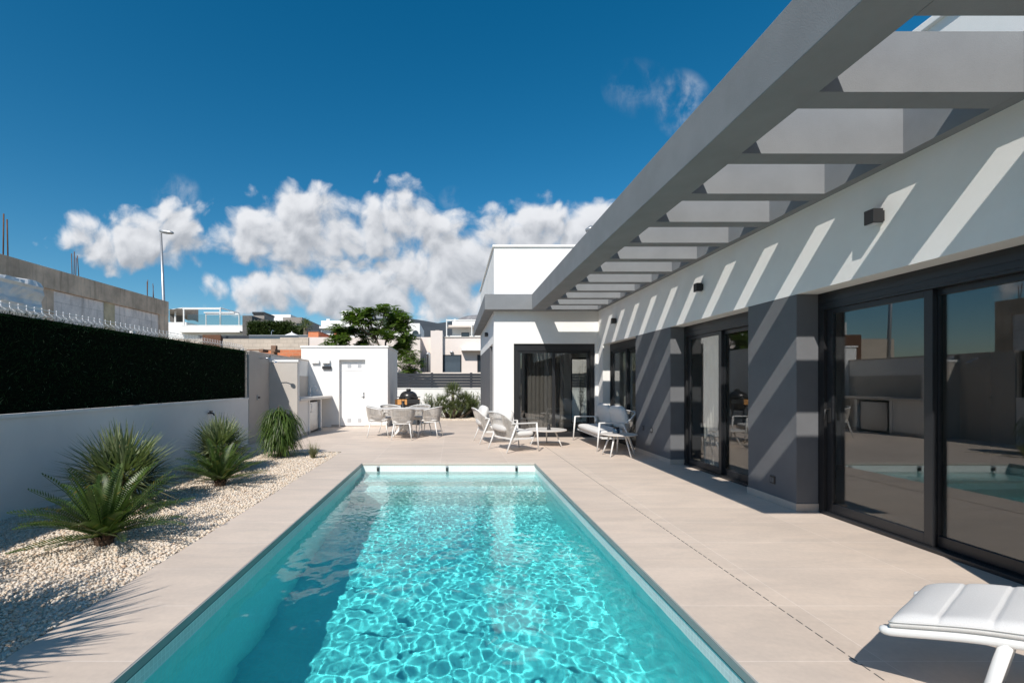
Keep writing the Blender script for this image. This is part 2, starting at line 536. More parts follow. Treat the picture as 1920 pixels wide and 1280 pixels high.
# ------------------------------------------------------------------ mesh building
class MB:
    def __init__(s):
        s.v = []
        s.f = []
        s.sm = []

    def add(s, vs, fs, smooth=False, mat=None):
        o = len(s.v)
        if mat is not None:
            vs = [tuple(mat @ Vector(p)) for p in vs]
        s.v.extend([tuple(p) for p in vs])
        for f in fs:
            s.f.append(tuple(i + o for i in f))
            s.sm.append(smooth)
        return s

    def box(s, x0, y0, z0, x1, y1, z1, mat=None):
        vs = [(x0, y0, z0), (x1, y0, z0), (x1, y1, z0), (x0, y1, z0), (x0, y0, z1), (x1, y0, z1), (x1, y1, z1), (x0, y1, z1)]
        return s.add(vs, [(0, 3, 2, 1), (4, 5, 6, 7), (0, 1, 5, 4), (1, 2, 6, 5), (2, 3, 7, 6), (3, 0, 4, 7)], False, mat)

    def quad(s, a, b, c, d):
        return s.add([a, b, c, d], [(0, 1, 2, 3)])

    def tube(s, pts, r, n=8, caps=True, mat=None, smooth=True, flat=1.0):
        """tube along pts, r a number or one per point"""
        pts = [Vector(p) for p in pts]
        k = len(pts)
        rs = [r] * k if isinstance(r, (int, float)) else list(r)
        vs, fs = [], []
        prev = None
        for i, p in enumerate(pts):
            t = (pts[min(i + 1, k - 1)] - pts[max(i - 1, 0)])
            if t.length < 1e-9:
                t = Vector((0, 0, 1))
            t.normalize()
            if prev is None:
                a = Vector((0, 0, 1)) if abs(t.z) < .9 else Vector((1, 0, 0))
                nx = t.cross(a).normalized()
            else:
                nx = prev - t * prev.dot(t)
                if nx.length < 1e-6:
                    nx = t.orthogonal()
                nx.normalize()
            prev = nx
            ny = t.cross(nx)
            for j in range(n):
                a = 2 * PI * (j + .5) / n
                vs.append(p + nx * (math.cos(a) * rs[i]) + ny * (math.sin(a) * rs[i] * flat))
        for i in range(k - 1):
            for j in range(n):
                a, b = i * n + j, i * n + (j + 1) % n
                fs.append((a, b, b + n, a + n))
        s.add(vs, fs, smooth, mat)
        if caps:
            o = len(s.v) - len(vs)
            s.f.append(tuple(o + j for j in reversed(range(n))))
            s.sm.append(False)
            s.f.append(tuple(o + (k - 1) * n + j for j in range(n)))
            s.sm.append(False)
        return s

    def lathe(s, prof, n=24, centre=(0, 0, 0), smooth=True, mat=None):
        """prof: (radius, z) from bottom to top"""
        cx, cy, cz = centre
        vs, fs = [], []
        for (r, z) in prof:
            for j in range(n):
                a = 2 * PI * j / n
                vs.append((cx + r * math.cos(a), cy + r * math.sin(a), cz + z))
        for i in range(len(prof) - 1):
            for j in range(n):
                a, b = i * n + j, i * n + (j + 1) % n
                fs.append((a, b, b + n, a + n))
        s.add(vs, fs, smooth, mat)
        o = len(s.v) - len(vs)
        s.f.append(tuple(o + j for j in reversed(range(n))))
        s.sm.append(False)
        s.f.append(tuple(o + (len(prof) - 1) * n + j for j in range(n)))
        s.sm.append(False)
        return s

    def cushion(s, size, e=0.42, ez=0.7, n=28, m=14, mat=None, wr=0.0):
        """a puffy pad: super-ellipsoid"""
        def sg(v, p):
            return math.copysign(abs(v) ** p, v)
        a, b, c = size[0] / 2, size[1] / 2, size[2] / 2
        vs, fs = [], []
        for i in range(1, m):
            th = -PI / 2 + PI * i / m
            for j in range(n):
                ph = 2 * PI * j / n
                x = a * sg(math.cos(th), ez) * sg(math.cos(ph), e)
                y = b * sg(math.cos(th), ez) * sg(math.sin(ph), e)
                z = c * sg(math.sin(th), .8)
                if wr:
                    z += wr * math.sin(x * 19 + y * 7) * math.sin(y * 15 - x * 4)
                vs.append((x, y, z))
        for i in range(m - 2):
            for j in range(n):
                p, q = i * n + j, i * n + (j + 1) % n
                fs.append((p, q, q + n, p + n))
        vs.append((0, 0, -c))
        vs.append((0, 0, c))
        B, T = len(vs) - 2, len(vs) - 1
        for j in range(n):
            fs.append((B, (j + 1) % n, j))
            k = (m - 2) * n
            fs.append((T, k + j, k + (j + 1) % n))
        return s.add(vs, fs, True, mat)

    def blade(s, p, d, L, w, droop=0.0, seg=3, wide=.35, fold=0.0):
        """a tapering leaf from p along d, bending down by droop"""
        p = Vector(p)
        d = Vector(d).normalized()
        side = d.cross(Vector((0, 0, 1)))
        if side.length < 1e-3:
            side = Vector((random.uniform(-1, 1), random.uniform(-1, 1), 0))
        side.normalize()
        vs, fs = [], []
        q = p.copy()
        for i in range(seg + 1):
            t = i / seg
            ww = w * (.55 + .45 * min(1, t / wide)) if t < wide else w * (1 - ((t - wide) / (1 - wide)) ** 1.5)
            ww = max(ww, w * .06) * .5
            vs += [q - side * ww, q + side * ww]
            d2 = (d + Vector((0, 0, -droop * (t + .5 / seg)))).normalized()
            q = q + d2 * (L / seg)
        for i in range(seg):
            fs.append((2 * i, 2 * i + 1, 2 * i + 3, 2 * i + 2))
        return s.add(vs, fs)

    def leaf(s, p, d, up, L, w):
        """one leaflet: a four-cornered lozenge"""
        side = d.cross(up)
        if side.length < 1e-4:
            side = d.orthogonal()
        side.normalize()
        return s.add([p, p + d * L * .45 + side * w * .5, p + d * L, p + d * L * .45 - side * w * .5], [(0, 1, 2, 3)])

    def build(s, name, mat, parent=None, bevel=0.0, off=None, rot=None):
        me = bpy.data.meshes.new(name)
        vs = s.v
        if off is None and parent is not None and parent.get('world_base'):
            off = world_of(parent)
        elif off is None:
            off = (0, 0, 0)
        if off != (0, 0, 0):
            vs = [(x - off[0], y - off[1], z - off[2]) for x, y, z in vs]
        me.from_pydata(vs, [], s.f)
        me.polygons.foreach_set('use_smooth', s.sm)
        me.materials.append(mat)
        me.update()
        o = bpy.data.objects.new(name, me)
        COL.objects.link(o)
        if parent is not None:
            o.parent = parent
            if parent.get('world_base'):
                o['world_base'] = True
        if bevel:
            b = o.modifiers.new('bevel', 'BEVEL')
            b.width = bevel
            b.segments = 2
            b.limit_method = 'ANGLE'
            b.angle_limit = R(40)
        return o


def world_of(o):
    x = y = z = 0
    while o is not None:
        x += o.location.x
        y += o.location.y
        z += o.location.z
        o = o.parent
    return (x, y, z)


def tag(o, label=None, cat=None, group=None, kind=None):
    if label:
        o['label'] = label
    if cat:
        o['category'] = cat
    if group:
        o['group'] = group
    if kind:
        o['kind'] = kind
    return o


def thing(name, label, cat, loc=(0, 0, 0), rz=0.0, group=None, world=False):
    """an Empty at the base of a thing; world=True: its parts are given in world coordinates"""
    o = bpy.data.objects.new(name, None)
    o.empty_display_size = .2
    COL.objects.link(o)
    o.location = loc
    o.rotation_euler = (0, 0, rz)
    if world:
        o['world_base'] = True
    return tag(o, label, cat, group)


def copy_tree(o, parent=None):
    c = o.copy()
    COL.objects.link(c)
    if parent is not None:
        c.parent = parent
        c.matrix_parent_inverse = o.matrix_parent_inverse.copy()
    for ch in [q for q in bpy.data.objects if q.parent == o]:
        copy_tree(ch, c)
    return c


def box(x0, y0, z0, x1, y1, z1):
    return MB().box(x0, y0, z0, x1, y1, z1)


def structure(name, mb, mat):
    return tag(mb.build(name, mat), kind='structure')


# ------------------------------------------------------------------ ground, deck, pool
PX0, PX1, PY0, PY1 = -1.606, 1.43, 0.35, 8.353      # pool edges
XW = 3.75                                           # house front
XL = -4.65                                          # garden wall
m = MB()
m.quad((-3000, -400, -.06), (-4.9, -400, -.06), (-4.9, 3500, -.06), (-3000, 3500, -.06))
m.quad((12, -400, -.06), (3000, -400, -.06), (3000, 3500, -.06), (12, 3500, -.06))
m.quad((-4.9, -400, -.06), (12, -400, -.06), (12, -4, -.06), (-4.9, -4, -.06))
m.quad((-4.9, 20.3, -.06), (12, 20.3, -.06), (12, 3500, -.06), (-4.9, 3500, -.06))
structure('ground', m, M['ground'])

GX1, GY1 = -2.28, 9.75                              # gravel bed
m = MB()
m.quad((GX1, -4, 0), (PX0, -4, 0), (PX0, PY1, 0), (GX1, PY1, 0))
m.quad((PX1, -4, 0), (12, -4, 0), (12, PY1, 0), (PX1, PY1, 0))
m.quad((PX0, -4, 0), (PX1, -4, 0), (PX1, PY0, 0), (PX0, PY0, 0))
m.quad((GX1, PY1, 0), (12, PY1, 0), (12, GY1, 0), (GX1, GY1, 0))
m.quad((-4.9, GY1, 0), (12, GY1, 0), (12, 17.9, 0), (-4.9, 17.9, 0))
structure('deck', m, M['deck'])
m = MB()
m.quad((-4.9, -4, -.012), (GX1, -4, -.012), (GX1, GY1, -.012), (-4.9, GY1, -.012))
m.quad((-4.9, 17.9, -.004), (12, 17.9, -.004), (12, 20.3, -.004), (-4.9, 20.3, -.004))
structure('garden_bed', m, M['gravel_bed'])

# basin: walls, floor, one submerged bench at the far end
PD = -1.42
WZ = -.15
m = MB()
m.quad((PX0, PY0, PD), (PX1, PY0, PD), (PX1, PY1, PD), (PX0, PY1, PD))
m.quad((PX0, PY1 - .55, -.42), (PX1, PY1 - .55, -.42), (PX1, PY1, -.42), (PX0, PY1, -.42))
m.quad((PX0, PY1 - .95, -.72), (PX1, PY1 - .95, -.72), (PX1, PY1 - .55, -.72), (PX0, PY1 - .55, -.72))
floor = structure('pool_floor', m, M['mosaic_floor'])
m = MB()
m.quad((PX0, PY0, PD), (PX0, PY1, PD), (PX0, PY1, WZ), (PX0, PY0, WZ))
m.quad((PX1, PY1, PD), (PX1, PY0, PD), (PX1, PY0, WZ), (PX1, PY1, WZ))
walls = structure('pool_wall', m, M['mosaic_wall'])
m = MB()
m.quad((PX0, PY0, WZ), (PX0, PY1, WZ), (PX0, PY1, 0), (PX0, PY0, 0))
m.quad((PX1, PY1, WZ), (PX1, PY0, WZ), (PX1, PY0, 0), (PX1, PY1, 0))
structure('pool_waterline_wall', m, M['mosaic'])
m = MB()
m.quad((PX0, PY1, PD), (PX1, PY1, PD), (PX1, PY1, 0), (PX0, PY1, 0))
m.quad((PX1, PY0, PD), (PX0, PY0, PD), (PX0, PY0, 0), (PX1, PY0, 0))
m.quad((PX0, PY1 - .55, -.72), (PX1, PY1 - .55, -.72), (PX1, PY1 - .55, -.42), (PX0, PY1 - .55, -.42))
m.quad((PX0, PY1 - .95, PD), (PX1, PY1 - .95, PD), (PX1, PY1 - .95, -.72), (PX0, PY1 - .95, -.72))
ends = structure('pool_end_wall', m, M['mosaic_far'])
for o in (floor, walls, ends):
    o.cycles.is_caustics_receiver = True
# coping lip: overhanging edge of the deck tiles, grout line under it
m = MB()
m.box(PX0 - .03, PY0, -.05, PX0 + .012, PY1, -.0025)
m.box(PX1 - .012, PY0, -.05, PX1 + .03, PY1, -.0025)
structure('pool_coping', m, M['coping'])
m = MB()
m.box(PX0 - .03, PY1 - .008, -.035, PX1 + .03, PY1 + .03, -.0025)
structure('pool_coping_end', m, M['plinth'])
m = MB()
m.box(PX0 - .02, PY0, -.064, PX0 + .004, PY1 - .004, -.05)
m.box(PX1 - .004, PY0, -.064, PX1 + .02, PY1 - .004, -.05)
structure('pool_grout_line', m, M['grout'])


def water():
    nx, ny = 190, 500
    x = np.linspace(PX0 - .015, PX1 + .015, nx)
    y = np.linspace(PY0 - .015, PY1 + .015, ny)
    X, Y = np.meshgrid(x, y)
    # warp so that the ripples do not line up
    r = np.random.default_rng(3)
    Z = np.zeros_like(X)
    for lam, amp, cnt in ((1.1, .0010, 4), (.5, .00075, 8), (.26, .00045, 14), (.16, .00034, 16), (.1, .00019, 18), (.065, .00010, 18)):
        for k in range(cnt):
            a = r.uniform(0, 2 * PI)
            kk = 2 * PI / (lam * r.uniform(.75, 1.3))
            ph = r.uniform(0, 2 * PI)
            wx = .12 * np.sin(1.7 * Y + ph) + .08 * np.sin(2.9 * X + 1.3 * ph)
            far = np.clip((Y - 3.4) / 2.6, 0, 1)
            am = amp * (1 - .62 * far) if lam > .12 else amp * (1 + .5 * far)
            Z += am * np.sin(kk * (np.cos(a) * (X + wx) + np.sin(a) * (Y - wx)) + ph) / math.sqrt(cnt) * 1.5
    Z += WZ
    n = nx * ny
    top = np.stack([X.ravel(), Y.ravel(), Z.ravel()], 1)
    idx = np.arange(n).reshape(ny, nx)
    q = np.stack([idx[:-1, :-1].ravel(), idx[:-1, 1:].ravel(), idx[1:, 1:].ravel(), idx[1:, :-1].ravel()], 1)
    faces = [tuple(t) for t in q.tolist()]
    ntop = len(faces)
    verts = top.tolist()
    zb = PD - .02
    b0 = len(verts)
    ring = list(idx[0, :]) + list(idx[1:, -1]) + list(idx[-1, -2::-1]) + list(idx[-2:0:-1, 0])
    for i in ring:
        verts.append([top[i, 0], top[i, 1], zb])
    k = len(ring)
    for j in range(k):
        a, b = ring[j], ring[(j + 1) % k]
        faces.append((int(b), int(a), b0 + j, b0 + (j + 1) % k))
    faces.append(tuple(b0 + j for j in reversed(range(k))))
    me = bpy.data.meshes.new('water')
    me.from_pydata(verts, [], faces)
    sm = [True] * ntop + [False] * (len(faces) - ntop)
    me.polygons.foreach_set('use_smooth', sm)
    # keep the rim crisp: its normals must not lean towards the side faces
    me.materials.append(M['water'])
    me.update()
    o = bpy.data.objects.new('water', me)
    COL.objects.link(o)
    sh = me.attributes.new('sharp_edge', 'BOOLEAN', 'EDGE')
    ringset = set(int(i) for i in ring)
    ev = np.zeros(len(me.edges) * 2, dtype=np.int32)
    me.edges.foreach_get('vertices', ev)
    ev = ev.reshape(-1, 2)
    isr = np.zeros(len(verts), dtype=bool)
    isr[list(ringset)] = True
    sh.data.foreach_set('value', (isr[ev[:, 0]] & isr[ev[:, 1]]))
    tag(o, kind='structure')
    o.cycles.is_caustics_caster = True
    return o


water()

# three cover brackets on the far wall of the pool
bk = None
for i, px in enumerate((709, 838, 968)):
    x = (px - 850) * 8.353 / F
    t = thing('cover_bracket', 'small dark bracket on the white far pool wall, ' + ('near its left corner', 'in its middle', 'near its right corner')[i], 'bracket', (x, PY1, 0), group='pool cover brackets')
    box(-.018, -.035, -.135, .018, -.0005, -.075).build('clip', M['black'], t, .003)
    box(-.02, -.03, -.075, .02, -.0005, -.045).build('plate', M['galv'], t, .003)

# slot drain in the deck
m = MB()
y = .6
while y < 11.6:
    m.box(2.03 - .0025, y, .0005, 2.03 + .0025, y + .052, .003)
    y += .075
tag(m.build('slot_drain', M['dark_stone']), 'thin dashed slot drain running along the deck beside the pool', 'drain')


# ------------------------------------------------------------------ gravel stones
def stones(name, n, x0, x1, y0, y1, smin, smax, z, near=False):
    t = (1 + 5 ** .5) / 2
    ico = np.array([(-1, t, 0), (1, t, 0), (-1, -t, 0), (1, -t, 0), (0, -1, t), (0, 1, t), (0, -1, -t), (0, 1, -t), (t, 0, -1), (t, 0, 1), (-t, 0, -1), (-t, 0, 1)], float)
    ico /= np.linalg.norm(ico[0])
    fac = np.array([(0, 11, 5), (0, 5, 1), (0, 1, 7), (0, 7, 10), (0, 10, 11), (1, 5, 9), (5, 11, 4), (11, 10, 2), (10, 7, 6), (7, 1, 8),
                    (3, 9, 4), (3, 4, 2), (3, 2, 6), (3, 6, 8), (3, 8, 9), (4, 9, 5), (2, 4, 11), (6, 2, 10), (8, 6, 7), (9, 8, 1)])
    g = np.random.default_rng(5)
    px = g.uniform(x0, x1, n)
    py = y0 + (y1 - y0) * (g.uniform(0, 1, n) ** (1.35 if near else 1.0))
    s = g.uniform(smin, smax, n)
    q = g.normal(size=(n, 4))
    q /= np.linalg.norm(q, axis=1, keepdims=True)
    w, a, b, c = q.T
    Rm = np.stack([1 - 2 * (b * b + c * c), 2 * (a * b - c * w), 2 * (a * c + b * w), 2 * (a * b + c * w), 1 - 2 * (a * a + c * c), 2 * (b * c - a * w), 2 * (a * c - b * w), 2 * (b * c + a * w), 1 - 2 * (a * a + b * b)], 1).reshape(n, 3, 3)
    sc = g.uniform(.6, 1.2, (n, 1, 3))
    v = ico[None] * sc * g.uniform(.78, 1.2, (n, 12, 1))
    v = np.einsum('nij,nkj->nki', Rm, v) * s[:, None, None]
    v[:, :, 2] *= .8
    v += np.stack([px, py, z + s * g.uniform(0.05, .75, n)], 1)[:, None, :]
    f = (fac[None] + (np.arange(n) * 12)[:, None, None]).reshape(-1, 3)
    me = bpy.data.meshes.new(name)
    me.vertices.add(n * 12)
    me.vertices.foreach_set('co', v.reshape(-1))
    me.loops.add(n * 60)
    me.loops.foreach_set('vertex_index', f.reshape(-1).astype(np.int32))
    me.polygons.add(n * 20)
    me.polygons.foreach_set('loop_start', np.arange(0, n * 60, 3, dtype=np.int32))
    me.materials.append(M['stone'])
    me.update(calc_edges=True)
    me.validate()
    o = bpy.data.objects.new(name, me)
    COL.objects.link(o)
    return tag(o, 'pale limestone gravel filling the planting bed', 'gravel', kind='stuff')


stones('gravel', 46000, XL + .01, GX1 - .015, .9, GY1 - .02, .008, .016, -.012, True)
stones('gravel', 6000, -1.9, 1.0, 17.93, 19.9, .014, .028, -.006)['label'] = 'pale gravel in the bed along the back wall'

# ------------------------------------------------------------------ house
house = thing('house', 'white flat-roofed villa with slate grey piers and a grey slatted canopy over the terrace', 'house', (XW, 6, 0), world=True)
ZL, ZB, ZT = 2.37, 3.26, 3.65       # lintel, canopy underside, canopy top
WY0, WY1 = -1.0, 12.35
m = MB()
m.box(XW, .9, ZL, XW + .3, WY1, 4.19)                       # long white wall over the doors, up to the parapet
m.box(XW, 11.97, 0, XW + .3, WY1, ZL)
m.box(XW, WY0, 0, XW + .3, .9, 4.19)
m.box(1.05, WY1, 0, 1.565, WY1 + .25, 4.91)                 # annex front
m.box(1.565, WY1, 2.42, 3.67, WY1 + .25, 4.91)
m.box(3.67, WY1, 0, 9.2, WY1 + .25, 4.91)
m.box(1.05, WY1 + .25, 2.45, 1.3, 18.4, 4.91)               # annex side
m.box(1.05, WY1 + .25, 0, 1.3, 12.75, 2.45)
m.box(1.3, 18.15, 0, 3.3, 18.4, 4.91)                       # annex back, stepped
m.box(3.05, 15.2, 0, 3.3, 18.15, 4.91)
m.box(3.05, 15.0, 0, 3.70, 15.2, 4.91)
m.box(3.70, 15.0, 2.2, 4.28, 15.2, 4.91)
m.box(3.70, 15.0, 0, 4.28, 15.2, .12)
m.box(4.28, 15.0, 0, 9.2, 15.2, 4.91)
m.build('wall', M['white'], house)
m = MB()
m.box(XW - .035, WY0, 4.19, XW + .335, WY1 - .04, 4.25)
m.box(1.01, WY1 - .04, 4.91, 9.24, WY1 + .29, 4.97)
m.box(1.01, WY1 + .29, 4.91, 1.34, 18.44, 4.97)
m.box(1.34, 18.11, 4.91, 3.34, 18.44, 4.97)
m.box(3.02, 14.96, 4.91, 9.24, 15.24, 4.97)
m.box(3.02, 15.24, 4.91, 3.34, 18.11, 4.97)
m.build('parapet_cap', M['white'], house, .006)
m = MB()
m.box(XW + .3, WY0, 2.9, 9.2, WY1, 3.2)
m.box(1.3, WY1 + .25, 2.9, 3.05, 18.15, 3.2)
m.box(3.05, WY1 + .25, 2.9, 9.2, 15.0, 3.2)
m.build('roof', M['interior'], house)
m = MB()
m.box(9.0, WY0, 0, 9.2, WY1, 2.9)
m.box(9.0, WY1 + .25, 0, 9.2, 15.0, 2.9)
m.box(XW + .3, WY0 - .2, 0, 9.2, WY0, 2.9)
m.box(6.5, 8.0, 0, 9.0, 8.12, 2.9)
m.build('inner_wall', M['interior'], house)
m = MB()
m.box(4.03, WY0, .003, 9.0, WY1, .02)
m.box(1.3, WY1 + .22, .003, 3.05, 18.15, .02)
m.box(3.05, WY1 + .22, .003, 9.0, 15.0, .02)
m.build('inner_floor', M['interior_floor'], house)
for (y0, y1) in ((5.216, 6.07), (8.243, 9.82)):
    p = box(XW, y0, .085, XW + .34, y1, ZL - .002).build('pillar', M['slate'], house)
    box(XW - .012, y0 - .012, 0, XW + .34, y1 + .012, .085).build('plinth', M['plinth'], p, .003)
p = box(3.35, 1.5, .085, XW + .34, 2.39, ZB - .003).build('pillar', M['slate'], house)
box(3.34, 1.49, 0, XW + .34, 2.40, .085).build('plinth', M['plinth'], p, .003)
box(1.052, 13.7, .085, 1.3, 18.4, 2.449).build('side_panel', M['slate'], house)
box(1.04, 13.7, 0, 1.3, 18.4, .085).build('plinth', M['plinth'], house)
for q in ((XW - .01, 11.96, 0, XW + .3, WY1 - .01, .08), (1.04, WY1 - .01, 0, 1.565, WY1, .08), (3.67, WY1 - .01, 0, XW - .01, WY1, .08)):
    box(*q).build('plinth', M['plinth'], house)
# canopy
XO0, XO1 = 1.99, 2.34
b = MB()
b.box(XO0, 1.9, ZB, XO1, 12.07, ZT)
beam = b.build('canopy_beam', M['pergola'], house, .006)
box(XW - .1, 1.9, ZB, XW - .001, 12.07, ZT).build('canopy_ledger', M['pergola'], house)
box(.796, 12.07, ZB, XW - .001, WY1 - .001, ZT).build('canopy_end', M['pergola'], house, .006)
box(.796, WY1 - .001, ZB, 1.049, 18.7, ZT).build('side_eaves', M['pergola'], house, .006)
can = box(XO1, 1.9, ZB, XW - .1, 2.42, ZT - .001).build('canopy_frame', M['pergola'], house)
for i in range(11):
    y = 3.054 + .82 * i
    box(XO1 - .002, y, ZB + .001, XW - .098, y + .187, ZT - .002).build('canopy_slat', M['pergola'], can)
# chimney cowl on the annex roof
m = MB()
m.tube([(4.32, 15, 3.2), (4.32, 15, 6.15)], .07, 12)
m.lathe([(.14, 6.15), (.17, 6.2), (.17, 6.24), (.05, 6.33)], 14, (4.32, 15, 0))
m.build('vent_pipe', M['galv'], house)


def door(parent, loc, rz, W, H, n, split=None):
    """sliding door set: local x along the opening, outward is -y; frame > leaves, panes, handle"""
    D = .11
    fr = MB()
    j = .06
    fr.box(0, 0, 0, j, D, H)
    fr.box(W - j, 0, 0, W, D, H)
    fr.box(j, 0, H - .05, W - j, D, H)
    fr.box(j, -.03, 0, W - j, D, .035)
    fo = fr.build('door_frame', M['black_metal'], parent, .003, off=(0, 0, 0))
    if parent.get('world_base'):
        w = world_of(parent)
        loc = (loc[0] - w[0], loc[1] - w[1], loc[2] - w[2])
        del fo['world_base']
    fo.location = loc
    fo.rotation_euler = (0, 0, rz)
    HB = .185
    bxm = MB()
    bxm.box(j, -.012, H - HB, W - j, D + .1, H - .05)
    for k in range(2):
        bxm.box(j, -.018, H - HB + .025 + k * .055, W - j, -.012, H - HB + .06 + k * .055)
    bxm.build('shutter_box', M['black_metal'], fo)
    box(j, -.02, .035, j + .05, .035, H - HB).build('shutter_rail', M['black'], fo)
    box(W - j - .05, -.02, .035, W - j, .035, H - HB).build('shutter_rail', M['black'], fo)
    top = H - HB
    x0, x1 = j + .05, W - j - .05
    lw = (x1 - x0 + .07 * (n - 1)) / n
    for k in range(n):
        a = x0 + k * (lw - .07)
        if split:
            a, lw = (x0, split - x0 + .035) if k == 0 else (split - .035, x1 - split + .035)
        y0 = .012 if k % 2 == 0 else .056
        t = .075
        sm = MB()
        sm.box(a, y0, .037, a + t, y0 + .04, top)
        sm.box(a + lw - t, y0, .037, a + lw, y0 + .04, top)
        sm.box(a + t, y0, .037, a + lw - t, y0 + .04, .13)
        sm.box(a + t, y0, top - .055, a + lw - t, y0 + .04, top)
        sm.build('sash', M['black_metal'], fo, .003)
        g = MB()
        g.box(a + t - .004, y0 + .016, .126, a + lw - t + .004, y0 + .024, top - .051)
        g.build('pane', M['glass'], fo)
    # lever handle on the far leaf
    h = MB()
    hx = x0 + .037
    yy = .012
    h.box(hx - .014, yy - .012, .98, hx + .014, yy, 1.14)
    h.tube([(hx, yy - .012, 1.12), (hx, yy - .05, 1.12), (hx, yy - .055, 1.0)], .009, 8)
    h.build('handle', M['black'], fo)
    return fo


RZ = -PI / 2      # outward -y becomes -x
door(house, (3.985, 5.216, 0), RZ, 5.216 - 2.39, ZL + .0, 2, split=1.2)
door(house, (3.985, 8.243, 0), RZ, 8.243 - 6.07, ZL + .0, 2)
door(house, (3.93, 11.97, 0), RZ, 11.97 - 9.82, ZL + .0, 2)
door(house, (1.565, WY1 + .06, 0), 0.0, 3.67 - 1.565, 2.42, 2)
door(house, (1.2, 13.7, 0), RZ, .95, 2.45, 1)
w2 = MB()
w2.box(3.70, 15.06, .12, 3.75, 15.14, 2.2)
w2.box(4.23, 15.06, .12, 4.28, 15.14, 2.2)
w2.box(3.75, 15.06, .12, 4.23, 15.14, .17)
w2.box(3.75, 15.06, 2.15, 4.23, 15.14, 2.2)
w3 = w2.build('window_frame', M['black_metal'], house)
box(3.75, 15.09, .17, 4.23, 15.098, 2.15).build('pane', M['glass'], w3)


def curtain(x0, y0, x1, y1, z0, z1, amp=.035, waves=10, mat=None):
    m = MB()
    n = waves * 8
    vs, fs = [], []
    d = Vector((x1 - x0, y1 - y0, 0))
    nn = Vector((-d.y, d.x, 0)).normalized()
    for i in range(n + 1):
        t = i / n
        p = Vector((x0, y0, 0)) + d * t + nn * (amp * math.sin(t * waves * 2 * PI))
        vs += [(p.x, p.y, z0), (p.x, p.y, z1)]
    for i in range(n):
        fs.append((2 * i, 2 * i + 2, 2 * i + 3, 2 * i + 1))
    m.add(vs, fs, True)
    return m.build('curtain', mat or M['curtain'], house)


curtain(4.25, 7.55, 4.25, 8.1, .04, 2.6, waves=6)
curtain(4.25, 11.3, 4.25, 11.85, .04, 2.6, waves=6)

curtain(2.02, 13.0, 3.0, 13.0, .04, 2.6, amp=.012, waves=9, mat=M['curtain_taupe'])

# wall lamps: cubes with an up and a down opening
wl = thing('wall_lamp', 'charcoal cube lamp on the white wall nearest the big sliding door, casting a long shadow', 'wall lamp', (XW, 4.19, 2.856), group='cube wall lamps')
m = MB()
m.box(-.105, -.05, -.062, -.02, .05, .062)
m.build('lamp_body', M['lamp'], wl, .004)
box(-.02, -.04, -.045, 0, .04, .045).build('mounting_plate', M['lamp'], wl)
box(-.095, -.04, -.066, -.03, .04, -.0622).build('diffuser', M['grille'], wl)
for loc, rz, lab in (((XW, 7.2, 2.84), 0, 'black cube lamp on the white wall above the middle sliding door'),
                     ((XW, 11.0, 2.83), 0, 'black cube lamp on the white wall near the inner corner of the terrace'),
                     ((1.05, 14.4, 2.86), 0, 'small black cube lamp under the eaves on the side of the annex')):
    c = copy_tree(wl)
    c.location = loc
    c['label'] = lab

# sockets
so_ = thing('wall_socket', 'dark double socket cover on the far grey pier, left one of the pair', 'socket', (XW, 9.42, .52), group='wall sockets')
box(-.012, -.045, -.045, -.0005, .045, .045).build('plate', M['lamp'], so_, .004)
box(-.016, -.028, -.028, -.012, -.004, .028).build('flap', M['slate'], so_)
box(-.016, .004, -.028, -.012, .028, .028).build('flap', M['slate'], so_)
for loc, lab in (((XW, 9.02, .52), 'dark socket cover on the far grey pier, right one of the pair'), ((XW, 5.6, .27), 'lone dark socket cover low on the near grey pier')):
    c = copy_tree(so_)
    c.location = loc
    c['label'] = lab

# ------------------------------------------------------------------ left boundary: low wall, hedge fence, tall wall
gw = thing('garden_wall', 'low white garden wall behind the palms with a flat coping', 'wall', (XL, 4, 0), world=True)
box(XL - .2, -4, -.05, XL, 10.83, 1.03).build('wall', M['white'], gw)
box(XL - .22, -4, 1.03, XL + .015, 10.83, 1.07).build('coping', M['white'], gw, .004)

fence = thing('wire_fence', 'white wire mesh fence covered with dark green artificial hedge on the low wall', 'fence', (XL - .1, 4, 1.07), world=True)
FX = XL - .06
FY0, FY1 = -3.0, 10.8
m = MB()
for y in np.arange(FY0, FY1, .1):
    m.tube([(FX - .03, y, 1.08), (FX - .03, y, 2.13), (FX + .035, y, 2.165), (FX - .03, y, 2.205), (FX - .03, y, 2.262)], .0042, 5)
for z, dx in ((1.12, -.03), (1.6, -.03), (2.13, -.03), (2.165, .035), (2.205, -.03), (2.245, -.03)):
    m.tube([(FX + dx, FY0, z), (FX + dx, FY1, z)], .0042, 5)
m.build('wire_panel', M['white_wire'], fence)
for y in (-2.9, -.4, 2.1, 4.6, 7.1, 10.78):
    m = box(FX - .09, y - .03, 1.07, FX - .035, y + .03, 2.17)
    m.build('post', M['white_wire'], fence, .004)
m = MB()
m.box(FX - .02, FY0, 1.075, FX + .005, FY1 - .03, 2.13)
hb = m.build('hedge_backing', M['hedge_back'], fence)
m = MB()
g = random.Random(2)
for i in range(30000):
    y = FY0 + (FY1 - FY0) * (g.random())
    z = 1.075 + 1.08 * g.random()
    if i % 5 == 0:
        z = 2.08 + .055 * g.random() ** 2
    p = Vector((FX + .005 + .02 * g.random(), y, z))
    d = Vector((g.uniform(.15, 1), g.uniform(-1, 1), g.uniform(-.6, .9))).normalized()
    m.leaf(p, d, Vector((g.uniform(-.4, .4), g.uniform(-.4, .4), 1)), g.uniform(.035, .085), g.uniform(.004, .009))
m.build('hedge_needles', M['hedge'], fence)

